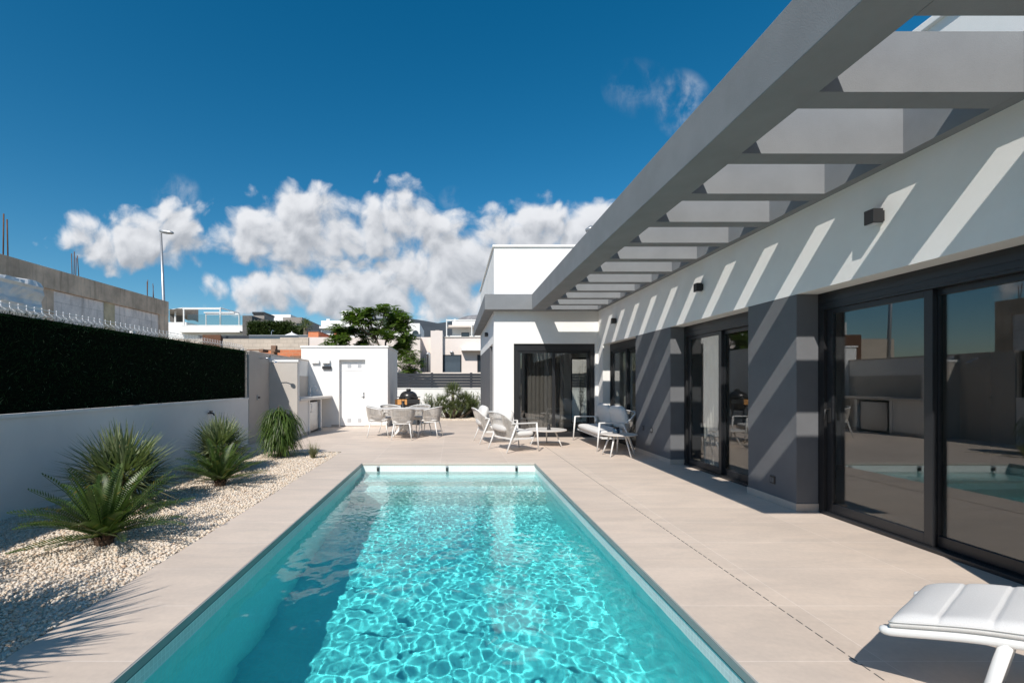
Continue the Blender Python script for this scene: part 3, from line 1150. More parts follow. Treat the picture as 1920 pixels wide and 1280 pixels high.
# taller boundary wall, shower partition, outdoor kitchen
tw = thing('boundary_wall', 'taller boundary wall behind the outdoor kitchen, beige tiled at the shower end and white beyond', 'wall', (XL, 13, 0), world=True)
m = box(XL - .22, 12.18, -.05, XL, 15.27, 2.1)
m.build('wall', M['white'], tw)
box(XL - .22, 10.84, -.05, XL + .01, 12.03, 2.1).build('tiled_face', M['beige'], tw)
box(XL - .24, 10.84, 2.1, XL + .02, 15.27, 2.14).build('coping', M['plinth'], tw, .004)
box(XL, 12.2, 1.0, XL + .012, 15.27, 1.62).build('splashback', M['beige'], tw)
pt = thing('shower_partition', 'beige tiled partition with a white cap between the shower and the kitchen', 'wall', (XL + .35, 12.1, 0), world=True)
box(XL + .012, 12.03, 0, -3.93, 12.06, 1.93).build('tiled_face', M['beige'], pt)
box(XL + .014, 12.06, 0, -3.925, 12.18, 1.93).build('wall', M['white'], pt)
box(XL + .016, 12.01, 1.93, -3.90, 12.2, 1.985).build('cap', M['white'], pt, .004)

sh = thing('wall_shower', 'chrome shower arm and head high on the beige tiled wall', 'shower', (XL + .01, 11.45, 1.95), world=True)
m = MB()
m.tube([(XL + .01, 11.45, 1.99), (XL + .2, 11.45, 2.0), (XL + .36, 11.47, 1.93)], .011, 8)
m.build('arm', M['chrome'], sh)
m = MB()
m.lathe([(.02, .02), (.06, 0), (.06, -.015)], 16, (XL + .38, 11.47, 1.9))
m.build('rose', M['chrome'], sh)
sv = thing('shower_valve', 'small dark shower valve on the beige tiled wall below the shower head', 'tap', (XL + .01, 11.3, 1.06), world=True)
m = MB()
m.box(XL + .01, 11.26, 1.0, XL + .03, 11.34, 1.12)
m.build('plate', M['galv'], sv, .004)
m = MB()
m.tube([(XL + .03, 11.3, 1.06), (XL + .075, 11.3, 1.06)], .018, 10)
m.build('knob', M['lamp'], sv)
tp = thing('garden_tap', 'small dark garden tap on the low white wall above the second fan plant', 'tap', (XL, 9.05, .62), world=True)
m = MB()
m.tube([(XL, 9.05, .83), (XL + .09, 9.05, .83), (XL + .12, 9.05, .79)], .014, 8)
m.build('spout', M['lamp'], tp)
m = MB()
m.box(XL + .035, 9.02, .85, XL + .075, 9.08, .875)
m.tube([(XL + .055, 9.05, .83), (XL + .055, 9.05, .86)], .008, 6)
m.build('lever', M['lamp'], tp)

kt = thing('outdoor_kitchen', 'built-in white outdoor kitchen with a pale counter along the boundary wall', 'kitchen counter', (-4.2, 13.7, 0), world=True)
box(XL + .002, 12.182, .93, -3.88, 15.27, 1.0).build('countertop', M['table'], kt, .006)
m = MB()
m.box(XL + .002, 12.182, .09, -3.96, 13.02, .928)
m.box(XL + .002, 13.02, .09, -3.93, 13.10, .928)
m.build('cabinet', M['white'], kt)
box(XL + .002, 14.14, .09, -3.93, 14.24, .928).build('side_panel', M['white'], kt)
m = MB()
m.box(XL + .002, 12.182, .001, -3.95, 13.02, .09)
m.box(XL + .002, 13.02, .001, -3.92, 13.10, .09)
m.build('plinth', M['beige'], kt)
box(XL + .002, 14.14, .001, -3.92, 14.24, .09).build('plinth', M['beige'], kt)
fr = thing('fridge', 'stainless steel undercounter fridge in the outdoor kitchen', 'fridge', (-4.25, 13.6, 0), world=True)
box(XL + .03, 13.14, .02, -4.03, 14.1, .88).build('body', M['black'], fr)
dd = box(-4.03, 13.22, .06, -3.985, 14.09, .86).build('door', M['steel'], fr, .006)
m = MB()
m.tube([(-3.985, 13.32, .60), (-3.95, 13.32, .60), (-3.95, 13.32, .82), (-3.985, 13.32, .82)], .009, 8)
m.build('handle', M['chrome'], dd)
fa = thing('kitchen_tap', 'tall arched chrome tap on the outdoor kitchen counter', 'tap', (-4.42, 14.75, 1.0), world=True)
m = MB()
pts = [(-4.42, 14.75, 1.0), (-4.42, 14.75, 1.2)]
for k in range(1, 9):
    a = PI * k / 8
    pts.append((-4.42 + .1 * (1 - math.cos(a)), 14.75, 1.2 + .1 * math.sin(a)))
pts.append((-4.22, 14.75, 1.15))
m.tube(pts, .011, 8)
m.lathe([(.028, 0), (.026, .03), (.014, .04)], 12, (-4.42, 14.75, 1.0))
m.build('spout', M['chrome'], fa)
m = MB()
m.tube([(-4.42, 14.75, 1.06), (-4.42, 14.69, 1.09)], .006, 6)
m.build('lever', M['chrome'], fa)

# store room
st = thing('store_room', 'small white flat-roofed store room with a white door behind the dining set', 'shed', (-3.5, 16.5, 0), world=True)
SY = 15.28
m = MB()
m.box(-4.87, SY, 0, -3.66, 17.9, 2.54)
m.box(-2.82, SY, 0, -2.1, 17.9, 2.54)
m.box(-3.66, SY, 2.15, -2.82, 17.9, 2.54)
m.box(-3.66, SY + .3, 0, -2.82, 17.9, 2.15)
m.build('wall', M['white'], st)
box(-4.9, SY - .03, 2.54, -2.07, 17.93, 2.595).build('roof_cap', M['white'], st, .006)
box(-3.9, SY - .012, 0, -3.66, SY, .075).build('plinth', M['beige'], st)
box(-2.82, SY - .012, 0, -2.09, SY, .06).build('plinth', M['plinth'], st)
dr = box(-3.655, SY + .14, .02, -2.825, SY + .18, 2.145).build('door', M['white_door'], st)
m = MB()
m.box(-3.655, SY + .13, 1.80, -2.825, SY + .14, 1.83)
m.build('transom', M['white_door'], dr)
for (gx, gz) in ((-3.36, .2), (-3.03, .2), (-3.36, 1.96), (-3.03, 1.96)):
    m = box(gx - .062, SY + .132, gz - .062, gx + .062, SY + .14, gz + .062)
    for k in range(5):
        m.box(gx - .055, SY + .126, gz - .05 + k * .022, gx + .055, SY + .132, gz - .04 + k * .022)
    m.build('grille', M['grille'], dr)
m = MB()
m.tube([(-2.89, SY + .14, 1.0), (-2.89, SY + .085, 1.0), (-3.0, SY + .08, 1.0)], .011, 8)
m.box(-2.905, SY + .128, .9, -2.875, SY + .14, 1.1)
m.build('handle', M['chrome'], dr)
sl_ = thing('long_wall_lamp', 'long black wall lamp on the white store room left of its door', 'wall lamp', (-4.1, SY, 1.9), world=True)
box(-4.18, SY - .075, 1.85, -3.90, SY - .01, 1.94).build('lamp_body', M['lamp'], sl_, .006)
box(-4.12, SY - .01, 1.87, -3.96, SY, 1.92).build('mounting_plate', M['lamp'], sl_)
for k, x in enumerate((-4.52, -4.18)):
    t = thing('junction_box', 'white junction box high on the store room wall, ' + ('left one of two', 'above the black lamp')[k], 'electrical box', (x, SY, 2.08), group='junction boxes on the store room', world=True)
    box(x, SY - .09, 2.03, x + .24, SY - .012, 2.14).build('cover', M['white_door'], t, .006)
    box(x + .02, SY - .012, 2.045, x + .22, SY, 2.125).build('base', M['white_door'], t)

# ------------------------------------------------------------------ back wall and slatted fence
bw = thing('back_wall', 'low white wall along the back of the plot under the slatted fence', 'wall', (2, 20, 0), world=True)
box(-4.9, 20.0, -.06, 11.9, 20.2, 1.16).build('wall', M['white'], bw)
box(-4.9, 19.98, 1.16, 11.9, 20.22, 1.2).build('coping', M['white'], bw, .004)
sf = thing('slat_fence', 'anthracite horizontal slat fence on top of the low white back wall', 'fence', (2, 20.1, 1.2), world=True)
m = MB()
for k in range(5):
    m.box(-4.9, 20.07, 1.225 + k * .118, 11.9, 20.1, 1.225 + k * .118 + .106)
m.build('slat_panel', M['dark_fence'], sf)
for x in (-4.1, -2.5, -.9, .75, 2.35, 3.95, 5.55, 7.15):
    box(x - .05, 20.055, 1.2, x + .05, 20.13, 1.84).build('post', M['dark_fence'], sf)


# ------------------------------------------------------------------ furniture
def tube_leg(a, b, r0, r1, mat, parent, n=10):
    m = MB()
    m.tube([a, b], [r0, r1], n)
    return m.build('leg', mat, parent)


def dining_chair(label, loc, rz):
    """tub chair of vertical rope on a white frame; front is +y"""
    t = thing('rope_chair', label, 'chair', loc, rz, 'rope dining chairs round the table')
    seat = MB()
    seat.cushion((.5, .5, .09), .6, .6, 28, 12, Matrix.Translation((0, .02, .445)))
    seat.build('seat_cushion', M['fabric'], t)
    fr = MB()
    N_ = 40
    top, bot, mid = [], [], []
    for i in range(N_ + 1):
        ph = R(-118 + 236 * i / N_)
        k = (1 + math.cos(ph)) / 2
        k = max(0.0, min(1.0, k))
        zr = .645 + .145 * k ** .8
        x, y = math.sin(ph), -math.cos(ph)
        top.append((.315 * x, .30 * y, zr))
        bot.append((.245 * x, .235 * y, .40))
        mid.append((.275 * x, .262 * y, .40 + (zr - .40) * .42))
    fr.tube(top, .014, 8)
    fr.tube(bot + [bot[0]], .014, 8)
    for e in (0, -1):
        fr.tube([top[e], bot[e]], .013, 8)
    fr.build('frame', M['white_metal'], t)
    rp = MB()
    for i in range(0, 58):
        f = i / 57 * N_
        a = int(min(f, N_ - 1e-6))
        u = f - a
        p = Vector(top[a]).lerp(Vector(top[a + 1]), u)
        q = Vector(bot[a]).lerp(Vector(bot[a + 1]), u)
        mm = p.lerp(q, .5) * 1.0
        mm.x *= 1.04
        mm.y *= 1.04
        rp.tube([p, mm, q], .0072, 5, False)
    for dz in (-.012, .0, .012):
        rp.tube([(x * 1.02, y * 1.02, z + dz) for x, y, z in mid], .006, 5)
    rp.build('rope_back', M['rope'], t)
    for sx in (-1, 1):
        tube_leg((.19 * sx, .2, .41), (.25 * sx, .27, 0), .017, .011, M['white_metal'], t)
        tube_leg((.19 * sx, -.18, .41), (.25 * sx, -.27, 0), .017, .011, M['white_metal'], t)
    return t


TX, TY = -1.30, 12.55
dt = thing('round_table', 'round pale dining table on a splayed white base in front of the store room', 'table', (TX, TY, 0))
m = MB()
m.lathe([(.60, .715), (.635, .722), (.64, .732), (.635, .742), (.60, .745)], 48)
m.build('tabletop', M['table'], dt)
m = MB()
m.lathe([(.09, .12), (.075, .3), (.085, .55), (.20, .68), (.30, .714)], 20)
for k in range(4):
    a = R(45 + 90 * k)
    c, s_ = math.cos(a), math.sin(a)
    m.tube([(.05 * c, .05 * s_, .34), (.18 * c, .18 * s_, .16), (.36 * c, .36 * s_, .022)], [.05, .045, .022], 8)
m.build('base', M['white_metal'], dt)
dining_chair('rope tub chair with its back to the pool, in front of the round table', (-1.27, 11.95, 0), 0)
dining_chair('rope tub chair on the left of the round table, side on to the door', (-1.98, 12.52, 0), -PI / 2 + .15)
dining_chair('rope tub chair on the right of the round table', (-.60, 12.5, 0), PI / 2 - .25)
dining_chair('rope tub chair behind the left one, mostly hidden, at the far side of the table', (-1.72, 13.2, 0), PI + .55)
dining_chair('rope tub chair at the far right of the table, hidden behind the tabletop', (-.95, 13.25, 0), PI - .45)


def lantern(label, loc, s=1.0):
    t = thing('lantern', label, 'lantern', loc, group='black table lanterns')
    m = MB()
    m.lathe([(.052 * s, 0), (.055 * s, .012 * s), (.05 * s, .03 * s), (.032 * s, .13 * s), (.03 * s, .135 * s)], 16)
    m.build('body', M['black'], t)
    m = MB()
    m.lathe([(.042 * s, .137 * s), (.042 * s, .15 * s), (.014 * s, .165 * s)], 16)
    m.build('lid', M['black'], t)
    m = MB()
    m.tube([(-.035 * s, 0, .15 * s), (-.03 * s, 0, .2 * s), (0, 0, .225 * s), (.03 * s, 0, .2 * s), (.035 * s, 0, .15 * s)], .004 * s, 6)
    m.build('handle', M['black'], t)
    return t


lantern('tapered black lantern standing on the round dining table', (-1.30, 12.35, .745), 1.2)


def lounge_seat(name, label, cat, loc, rz, W, ncush, group=None):
    """low armchair or sofa: white tubular frame, rope back, loose cushions; front is +y"""
    t = thing(name, label, cat, loc, rz, group)
    h = W / 2
    fr = MB()
    for sx in (-1, 1):
        fr.box(*( (sx * h - .018, -.26, .575) if True else ()), sx * h + .018, .345, .60)
    fr.box(-h + .018, .25, .255, h - .018, .285, .295)
    fr.box(-h + .018, -.25, .255, h - .018, -.215, .295)
    for sx in (-1, 1):
        fr.box(sx * h - (.0 if sx < 0 else .036), -.215, .255, sx * h + (.036 if sx < 0 else .0), .25, .295)
    # back rim: arms sweep up and over
    pts = [(-h, -.2, .59), (-h + .01, -.30, .66), (-h + .05, -.40, .76), (-h + .14, -.45, .80), (0, -.465, .81), (h - .14, -.45, .80), (h - .05, -.40, .76), (h - .01, -.30, .66), (h, -.2, .59)]
    rim = []
    for i in range(len(pts) - 1):
        for k in range(6):
            rim.append(Vector(pts[i]).lerp(Vector(pts[i + 1]), k / 6))
    rim.append(Vector(pts[-1]))
    fr.tube(rim, .016, 8)
    fr.build('frame', M['white_metal'], t, .004)
    for sx in (-1, 1):
        m = MB()
        m.tube([(sx * h, .335, .59), (sx * h, .385, 0)], [.021, .014], 8)
        m.build('leg', M['white_metal'], t)
        m = MB()
        m.tube([(sx * h, -.14, .59), (sx * h, -.385, 0)], [.022, .014], 8)
        m.build('leg', M['white_metal'], t)
    rp = MB()
    k = int(46 * (W + .35) / 1.05)
    n = len(rim) - 1
    for i in range(k):
        f = i / (k - 1) * n
        a = int(min(f, n - 1e-6))
        p = rim[a].lerp(rim[a + 1], f - a)
        x = max(-h + .03, min(h - .03, p.x * .97))
        yb = -.235 if abs(p.x) < h - .06 else -.235 + max(0, p.y + .40) * .9
        q = Vector((x, min(yb, .05), .27))
        mm = p.lerp(q, .5) + Vector((0, -.02, 0))
        rp.tube([p, mm, q], .006, 5, False)
    rp.build('rope_back', M['rope'], t)
    sc = MB()
    sc.cushion((W - .07, .60, .15), .3, .45, 36, 12, Matrix.Translation((0, .03, .365)), .003)
    sc.build('seat_cushion', M['fabric'], t)
    cw = (W - .1) / ncush
    for i in range(ncush):
        b = MB()
        cx = -W / 2 + .05 + cw * (i + .5)
        mt = Matrix.Translation((cx, -.25, .635 if ncush == 1 else .665)) @ Matrix.Rotation(R(-17 + 2 * i), 4, 'X') @ Matrix.Rotation(R(1.5 - 3 * (i % 2)), 4, 'Y') @ Matrix.Rotation(R(90), 4, 'X')
        b.cushion((cw - .01, .48 if ncush == 1 else .53, .2), .5, .62, 32, 14, mt, .005)
        b.build('back_cushion', M['fabric'], t)
    return t


ca = R(25) - PI / 2
lounge_seat('lounge_armchair', 'rope-backed lounge armchair nearest the pool, its back turned to it', 'armchair', (1.25, 9.99, 0), ca, .74, 1, 'rope lounge armchairs')
lounge_seat('lounge_armchair', 'rope-backed lounge armchair behind the other one, half hidden by it', 'armchair', (.93, 11.38, 0), R(8) - PI / 2, .74, 1, 'rope lounge armchairs')
lounge_seat('sofa', 'white two-seat outdoor sofa with pale cushions against the house wall', 'sofa', (3.32, 10.72, 0), PI / 2, 1.95, 2)


def low_table(label, loc, r, h, nleg, leg_r, mat, a0=0.3):
    t = thing('low_table', label, 'table', loc, group='low round tables')
    m = MB()
    m.lathe([(r - .03, h - .028), (r - .006, h - .022), (r, h - .012), (r - .006, h - .003), (r - .02, h)], 48)
    m.build('tabletop', mat, t)
    for k in range(nleg):
        a = a0 + 2 * PI * k / nleg
        tube_leg((.5 * r * math.cos(a), .5 * r * math.sin(a), h - .028), (leg_r * math.cos(a), leg_r * math.sin(a), 0), .019, .012, M['white_metal'], t)
    return t


low_table('round pale coffee table between the armchairs and the sofa', (2.09, 10.75, 0), .46, .365, 3, .4, M['table'], -.75)
low_table('small round side table on splayed white legs at the near end of the sofa', (3.2, 9.22, 0), .34, .425, 5, .32, M['table'], .1)
lantern('tapered black lantern standing on the coffee table', (2.12, 10.6, .365), .8)
vt = thing('candle_jar', 'dark blue glazed candle jar on the side table', 'jar', (3.16, 9.27, .425))
m = MB()
m.lathe([(.05, 0), (.066, .012), (.07, .05), (.058, .085), (.05, .095)], 20)
m.build('jar', M['navy'], vt)
m = MB()
m.lathe([(.056, .096), (.06, .105), (.06, .118), (.02, .125)], 20)
m.build('rim', M['black'], vt)

# kamado grill in a timber table
kg = thing('kamado_grill', 'black egg-shaped ceramic grill set in a honey-coloured timber cart by the store room', 'grill', (-1.52, 16.2, 0))
m = MB()
m.lathe([(.05, 1.215), (.075, 1.2), (.08, 1.15), (.06, 1.13)][::-1], 16)
m.build('chimney_cap', M['ceramic'], kg)
prof = [(.30, .90)] + [(.30 * math.cos(a) ** .8 if math.cos(a) > 0 else 0.02, .92 + .22 * math.sin(a)) for a in [k * PI / 18 for k in range(0, 9)]] + [(.055, 1.135)]
m = MB()
m.lathe(prof, 28)
m.build('lid', M['ceramic'], kg)
m = MB()
m.lathe([(.14, .48), (.24, .56), (.29, .7), (.31, .86), (.315, .895)], 28)
m.build('bowl', M['ceramic'], kg)
m = MB()
m.lathe([(.32, .875), (.328, .88), (.328, .912), (.32, .917)], 28)
m.box(-.36, -.34, .93, .42, -.30, .955)
m.build('band', M['black'], kg)
cart = MB()
cart.box(-.42, -.30, .80, -.27, .30, .84)
cart.box(-.42, -.335, .68, -.02, -.31, .86)
cart.box(-.42, .31, .68, .36, .335, .86)
cart.build('cart', M['terracotta'], kg, .004)
m = MB()
for sx in (-.38, .33):
    for sy in (-.28, .28):
        m.box(sx - .02, sy - .02, .06, sx + .02, sy + .02, .70)
m.box(-.4, -.3, .2, .35, .3, .22)
m.build('stand', M['lamp'], kg)
m = box(-.02, -.34, .72, .40, -.31, .86)
m.build('side_shelf', M['black'], kg, .004)
for sx in (-.40, .34):
    for sy in (-.3, .3):
        m = MB()
        m.tube([(sx, sy - .015, .03), (sx, sy + .015, .03)], .03, 12)
        m.build('caster', M['black'], kg)


# ------------------------------------------------------------------ sun lounger (only its foot end is in view)
def lounger():
    t = thing('sun_lounger', 'white wave-shaped sun lounger with a quilted off-white pad, foot end towards the pool', 'sun lounger', (1.886, 2.068, 0), math.atan2(-.816, .578))
    W = .63

    def zc(s):       # underside of the pad along the length
        pts = [(0, .335), (.3, .425), (.6, .47), (.85, .43), (1.1, .35), (1.3, .38), (1.6, .58), (1.95, .86)]
        for i in range(len(pts) - 1):
            if s <= pts[i + 1][0]:
                a, b = pts[i], pts[i + 1]
                u = (s - a[0]) / (b[0] - a[0])
                p0 = pts[max(i - 1, 0)]
                p3 = pts[min(i + 2, len(pts) - 1)]
                m0 = (b[1] - p0[1]) / (b[0] - p0[0]) * (b[0] - a[0])
                m1 = (p3[1] - a[1]) / (p3[0] - a[0]) * (b[0] - a[0])
                u2, u3 = u * u, u * u * u
                return (2 * u3 - 3 * u2 + 1) * a[1] + (u3 - 2 * u2 + u) * m0 + (-2 * u3 + 3 * u2) * b[1] + (u3 - u2) * m1
        return pts[-1][1]
    pad = MB()
    vs, fs = [], []
    ns, nw = 260, 26
    seams = [.15 * k for k in range(1, 13)]
    L = 1.93
    ring = None
    for i in range(ns + 1):
        s = L * i / ns
        z0 = zc(s)
        th = .041
        for q in seams:
            th *= 1 - .16 * math.exp(-((s - q) / .006) ** 2) - .08 * math.exp(-((s - q) / .035) ** 2)
        e = min(s, L - s)
        endk = min(1.0, max(0.0, e / .07))
        endk = math.sqrt(max(0.0, 1 - (1 - endk) ** 2)) if e < .07 else 1.0
        th = max(.012, th * (.35 + .65 * endk))
        row = []
        for j in range(nw):
            w = j / (nw - 1)
            edge = min(w, 1 - w) * W
            ek = min(1.0, edge / .06)
            ek = math.sqrt(1 - (1 - ek) ** 2)
            z = z0 + .02 + th * (.30 + .70 * ek) + .003 * math.sin(s * 23 + w * 5) * math.sin(w * 9)
            row.append((s, w * W, z))
        for j in range(nw - 1, -1, -1):
            w = j / (nw - 1)
            row.append((s, w * W, z0 + .010))
        vs += row
        k = len(row)
        if i:
            for j in range(k):
                a = (i - 1) * k + j
                b = (i - 1) * k + (j + 1) % k
                fs.append((a, a + k, b + k, b))
    fs.append(tuple(range(k)))
    fs.append(tuple(ns * k + j for j in reversed(range(k))))
    pad.add(vs, fs, True)
    po = pad.build('quilted_pad', M['fabric'], t)
    md = MB()
    pi = [(L * i / 80, -.004, zc(L * i / 80) + .035) for i in range(81)]
    md.tube(pi, .004, 6)
    md.build('piping', M['fabric'], po)
    fr = MB()
    for w in (.02, W - .02):
        pts = [(L * i / 60, w, zc(L * i / 60) - .012) for i in range(61)]
        pts = [(-.036, w, zc(0) - .017), (-.032, w, zc(0) - .0165), (-.02, w, zc(0) - .015)] + pts
        fr.tube(pts, [.006, .014, .0195] + [.021] * 61, 14)
    for s in (.12, .42, .8, 1.1, 1.5, 1.9):
        fr.tube([(s, .02, zc(s) - .014), (s, W - .02, zc(s) - .014)], .014, 8)
    fr.build('frame', M['white_metal'], t)
    for s0, s1 in ((.335, .245), (1.22, 1.42)):
        for w in (.02, W - .02):
            m = MB()
            m.tube([(s0, w, zc(s0) - .012), (s1, w, 0)], .0205, 14)
            m.build('leg', M['white_metal'], t)
    return t


lounger()


# ------------------------------------------------------------------ plants
def cycad(label, loc, n, L, seed, rz=0, group='cycads in the gravel bed', hmin=0.0):
    g = random.Random(seed)
    t = thing('cycad', label, 'plant', loc, rz, group)
    m = MB()
    for i in range(60):
        a = g.uniform(0, 2 * PI)
        z = g.uniform(0, .06)
        m.blade((.05 * math.cos(a), .05 * math.sin(a), z), (math.cos(a), math.sin(a), 1.2), .1, .03, .2, 2)
    m.lathe([(.07, -.02), (.075, .02), (.06, .06), (.04, .10)], 12)
    m.build('trunk', M['cycad_trunk'], t)
    f = MB()
    for i in range(n):
        a = 2 * PI * (i * .381966) + g.uniform(-.2, .2)
        k = i / n
        el = R(76 - 66 * k ** .8 + g.uniform(-7, 7))
        Lf = L * g.uniform(.85, 1.08)
        d = Vector((math.cos(a) * math.cos(el), math.sin(a) * math.cos(el), math.sin(el)))
        p = Vector((.04 * math.cos(a), .04 * math.sin(a), .075))
        seg = 30
        droop = g.uniform(.35, .8)
        pts = []
        dirs = []
        for s in range(seg + 1):
            u = s / seg
            pts.append(p.copy())
            d2 = (d + Vector((.12 * u * math.cos(a), .12 * u * math.sin(a), -droop * .8 * u * u))).normalized()
            dirs.append(d2)
            if p.z < .07 and d2.z < 0:
                d2 = Vector((d2.x, d2.y, 0)).normalized() if (d2.x or d2.y) else Vector((1, 0, 0))
            p = p + d2 * (Lf / seg)
        f.tube([pts[0], pts[seg // 3], pts[2 * seg // 3], pts[seg]], [.008, .006, .004, .002], 4, False)
        for s in range(3, seg + 1):
            for sub in (0,):
                if s == seg and sub:
                    continue
                u = (s + sub) / seg
                q = pts[s].lerp(pts[min(s + 1, seg)], sub)
                dd = dirs[s]
                side = dd.cross(Vector((0, 0, 1)))
                if side.length < .05:
                    side = Vector((-math.sin(a), math.cos(a), 0))
                side.normalize()
                up = side.cross(dd).normalized()
                ll = .145 * L * math.sin(PI * min(.96, (.16 + .80 * u))) ** .5 * g.uniform(.9, 1.08)
                for sg in (-1, 1):
                    ld = (side * sg * .85 + dd * .52 + up * .38).normalized()
                    f.leaf(q, ld, up, ll, .0150 * L / .6)
    f.build('fronds', M['cycad'], t)
    return t


def spiky(label, loc, n, L, seed, h0, group='spiky fan plants in the gravel bed', bw=.028):
    """ball of stiff narrow blades gathered into fans"""
    g = random.Random(seed)
    t = thing('fan_palm', label, 'plant', loc, 0, group)
    m = MB()
    m.lathe([(.09, -.02), (.1, h0 * .5), (.07, h0)], 12)
    m.build('trunk', M['cycad_trunk'], t)
    f = MB()
    for i in range(n):
        z = 1 - 1.32 * (i + .5) / n
        a = i * 2.399963 + g.uniform(-.12, .12)
        r = math.sqrt(max(0, 1 - z * z))
        d = Vector((r * math.cos(a), r * math.sin(a), z)).normalized()
        c = Vector((0, 0, h0)) + d * L * .30
        st = MB
        f.tube([(0, 0, h0), tuple(c)], [.006, .004], 4, False)
        side = d.orthogonal().normalized()
        ang = g.uniform(0, PI)
        side = (Matrix.Rotation(ang, 3, d) @ side).normalized()
        nb = 12
        for k in range(nb):
            q = -1 + 2 * k / (nb - 1)
            fa = q * R(62)
            dd = (d * math.cos(fa) + side * math.sin(fa)).normalized()
            ll = L * .74 * (1 - .22 * q * q) * g.uniform(.88, 1.08)
            f.blade(c, dd, ll, bw, g.uniform(.0, .12), 3, .3)
    o = f.build('fronds', M['fanleaf'], t)
    return t


cycad('dark green cycad with arching feathery fronds, largest, in front of the big fan palm', (-3.06, 4.18, 0), 42, .66, 11)
cycad('dark green cycad in front of the smaller fan palm, farther along the bed', (-3.2, 6.55, 0), 40, .58, 12, .5)
spiky('fan palm just outside the view at the near end of the bed, casting spiky shadows', (-3.15, 1.55, 0), 34, .95, 25, .75, bw=.03)
spiky('fan palm just outside the view beside the low wall, shading the gravel', (-4.0, 2.55, 0), 50, .66, 26, .45)
spiky('big grey-green fan palm with radiating narrow blades behind the nearest cycad', (-3.72, 5.35, 0), 60, .68, 21, .30)
spiky('smaller grey-green fan palm against the low wall behind the second cycad', (-3.72, 7.6, 0), 50, .60, 22, .33)


def weeping():
    g = random.Random(31)
    t = thing('weeping_shrub', 'bushy weeping shrub of long drooping green leaves by the shower', 'shrub', (-3.3, 9.1, 0))
    s = MB()
    heads = []
    for i in range(9):
        a = 2 * PI * i / 9 + g.uniform(-.3, .3)
        r = g.uniform(.05, .24)
        h = Vector((r * math.cos(a), r * math.sin(a), g.uniform(.78, .98)))
        heads.append(h)
        s.tube([(.05 * math.cos(a), .05 * math.sin(a), -.02), (h.x * .5, h.y * .5, .45), tuple(h)], [.018, .014, .008], 6)
    s.build('stems', M['bark'], t)
    f = MB()
    for i in range(1700):
        h = g.choice(heads)
        k = g.uniform(.0, 1.0)
        zf = g.uniform(.18, 1.0) ** .7
        p = Vector((h.x * (.5 + .5 * zf), h.y * (.5 + .5 * zf), h.z * zf)) + Vector((g.uniform(-.1, .1), g.uniform(-.1, .1), g.uniform(-.05, .04)))
        a = g.uniform(0, 2 * PI)
        d = Vector((math.cos(a), math.sin(a), g.uniform(-.1, 1.0)))
        L = g.uniform(.3, .6)
        d.normalize()
        vs, fs = [], []
        q = p.copy()
        side = d.cross(Vector((0, 0, 1))).normalized()
        seg = 6
        w = g.uniform(.011, .020)
        vel = d.copy()
        for j in range(seg + 1):
            u = j / seg
            ww = w * (1 - u ** 2.5) * .5 + .0008
            vs += [q - side * ww, q + side * ww]
            vel = (vel + Vector((0, 0, -.42))).normalized()
            q = q + vel * L / seg
            if q.z < .05:
                q.z = .05
        for j in range(seg):
            fs.append((2 * j, 2 * j + 1, 2 * j + 3, 2 * j + 2))
        f.add(vs, fs)
    f.build('leaves', M['weep'], t)


weeping()


def tuft(label, loc, n, L, seed):
    g = random.Random(seed)
    f = MB()
    for i in range(n):
        a = g.uniform(0, 2 * PI)
        f.blade((.04 * math.cos(a) * g.random(), .04 * math.sin(a) * g.random(), -.01), (math.cos(a) * g.uniform(.05, .55), math.sin(a) * g.uniform(.05, .55), 1), L * g.uniform(.6, 1.1), .006, g.uniform(.1, .8), 4, .3)
    o = f.build('grass_tuft', M['grass'])
    o.location = loc
    return tag(o, label, 'grass tuft')


tuft('small straw-green grass tuft beside the weeping shrub at the bed edge', (-2.63, 8.95, 0), 150, .34, 5)


def pinnate(f, p, d, L, g, pairs=9, lw=.28):
    """one feather leaf"""
    d = d.normalized()
    side = d.cross(Vector((0, 0, 1)))
    if side.length < .05:
        side = Vector((1, 0, 0))
    side.normalize()
    q = p.copy()
    for i in range(pairs):
        u = i / (pairs - 1)
        d2 = (d + Vector((0, 0, -.9 * u))).normalized()
        q = q + d2 * (L / pairs)
        ll = L * lw * (math.sin(PI * (.22 + .7 * u)))
        up = side.cross(d2)
        for sg in (-1, 1):
            f.leaf(q, (side * sg * .85 + d2 * .5 + Vector((0, 0, -.15))).normalized(), up, ll, ll * .36)


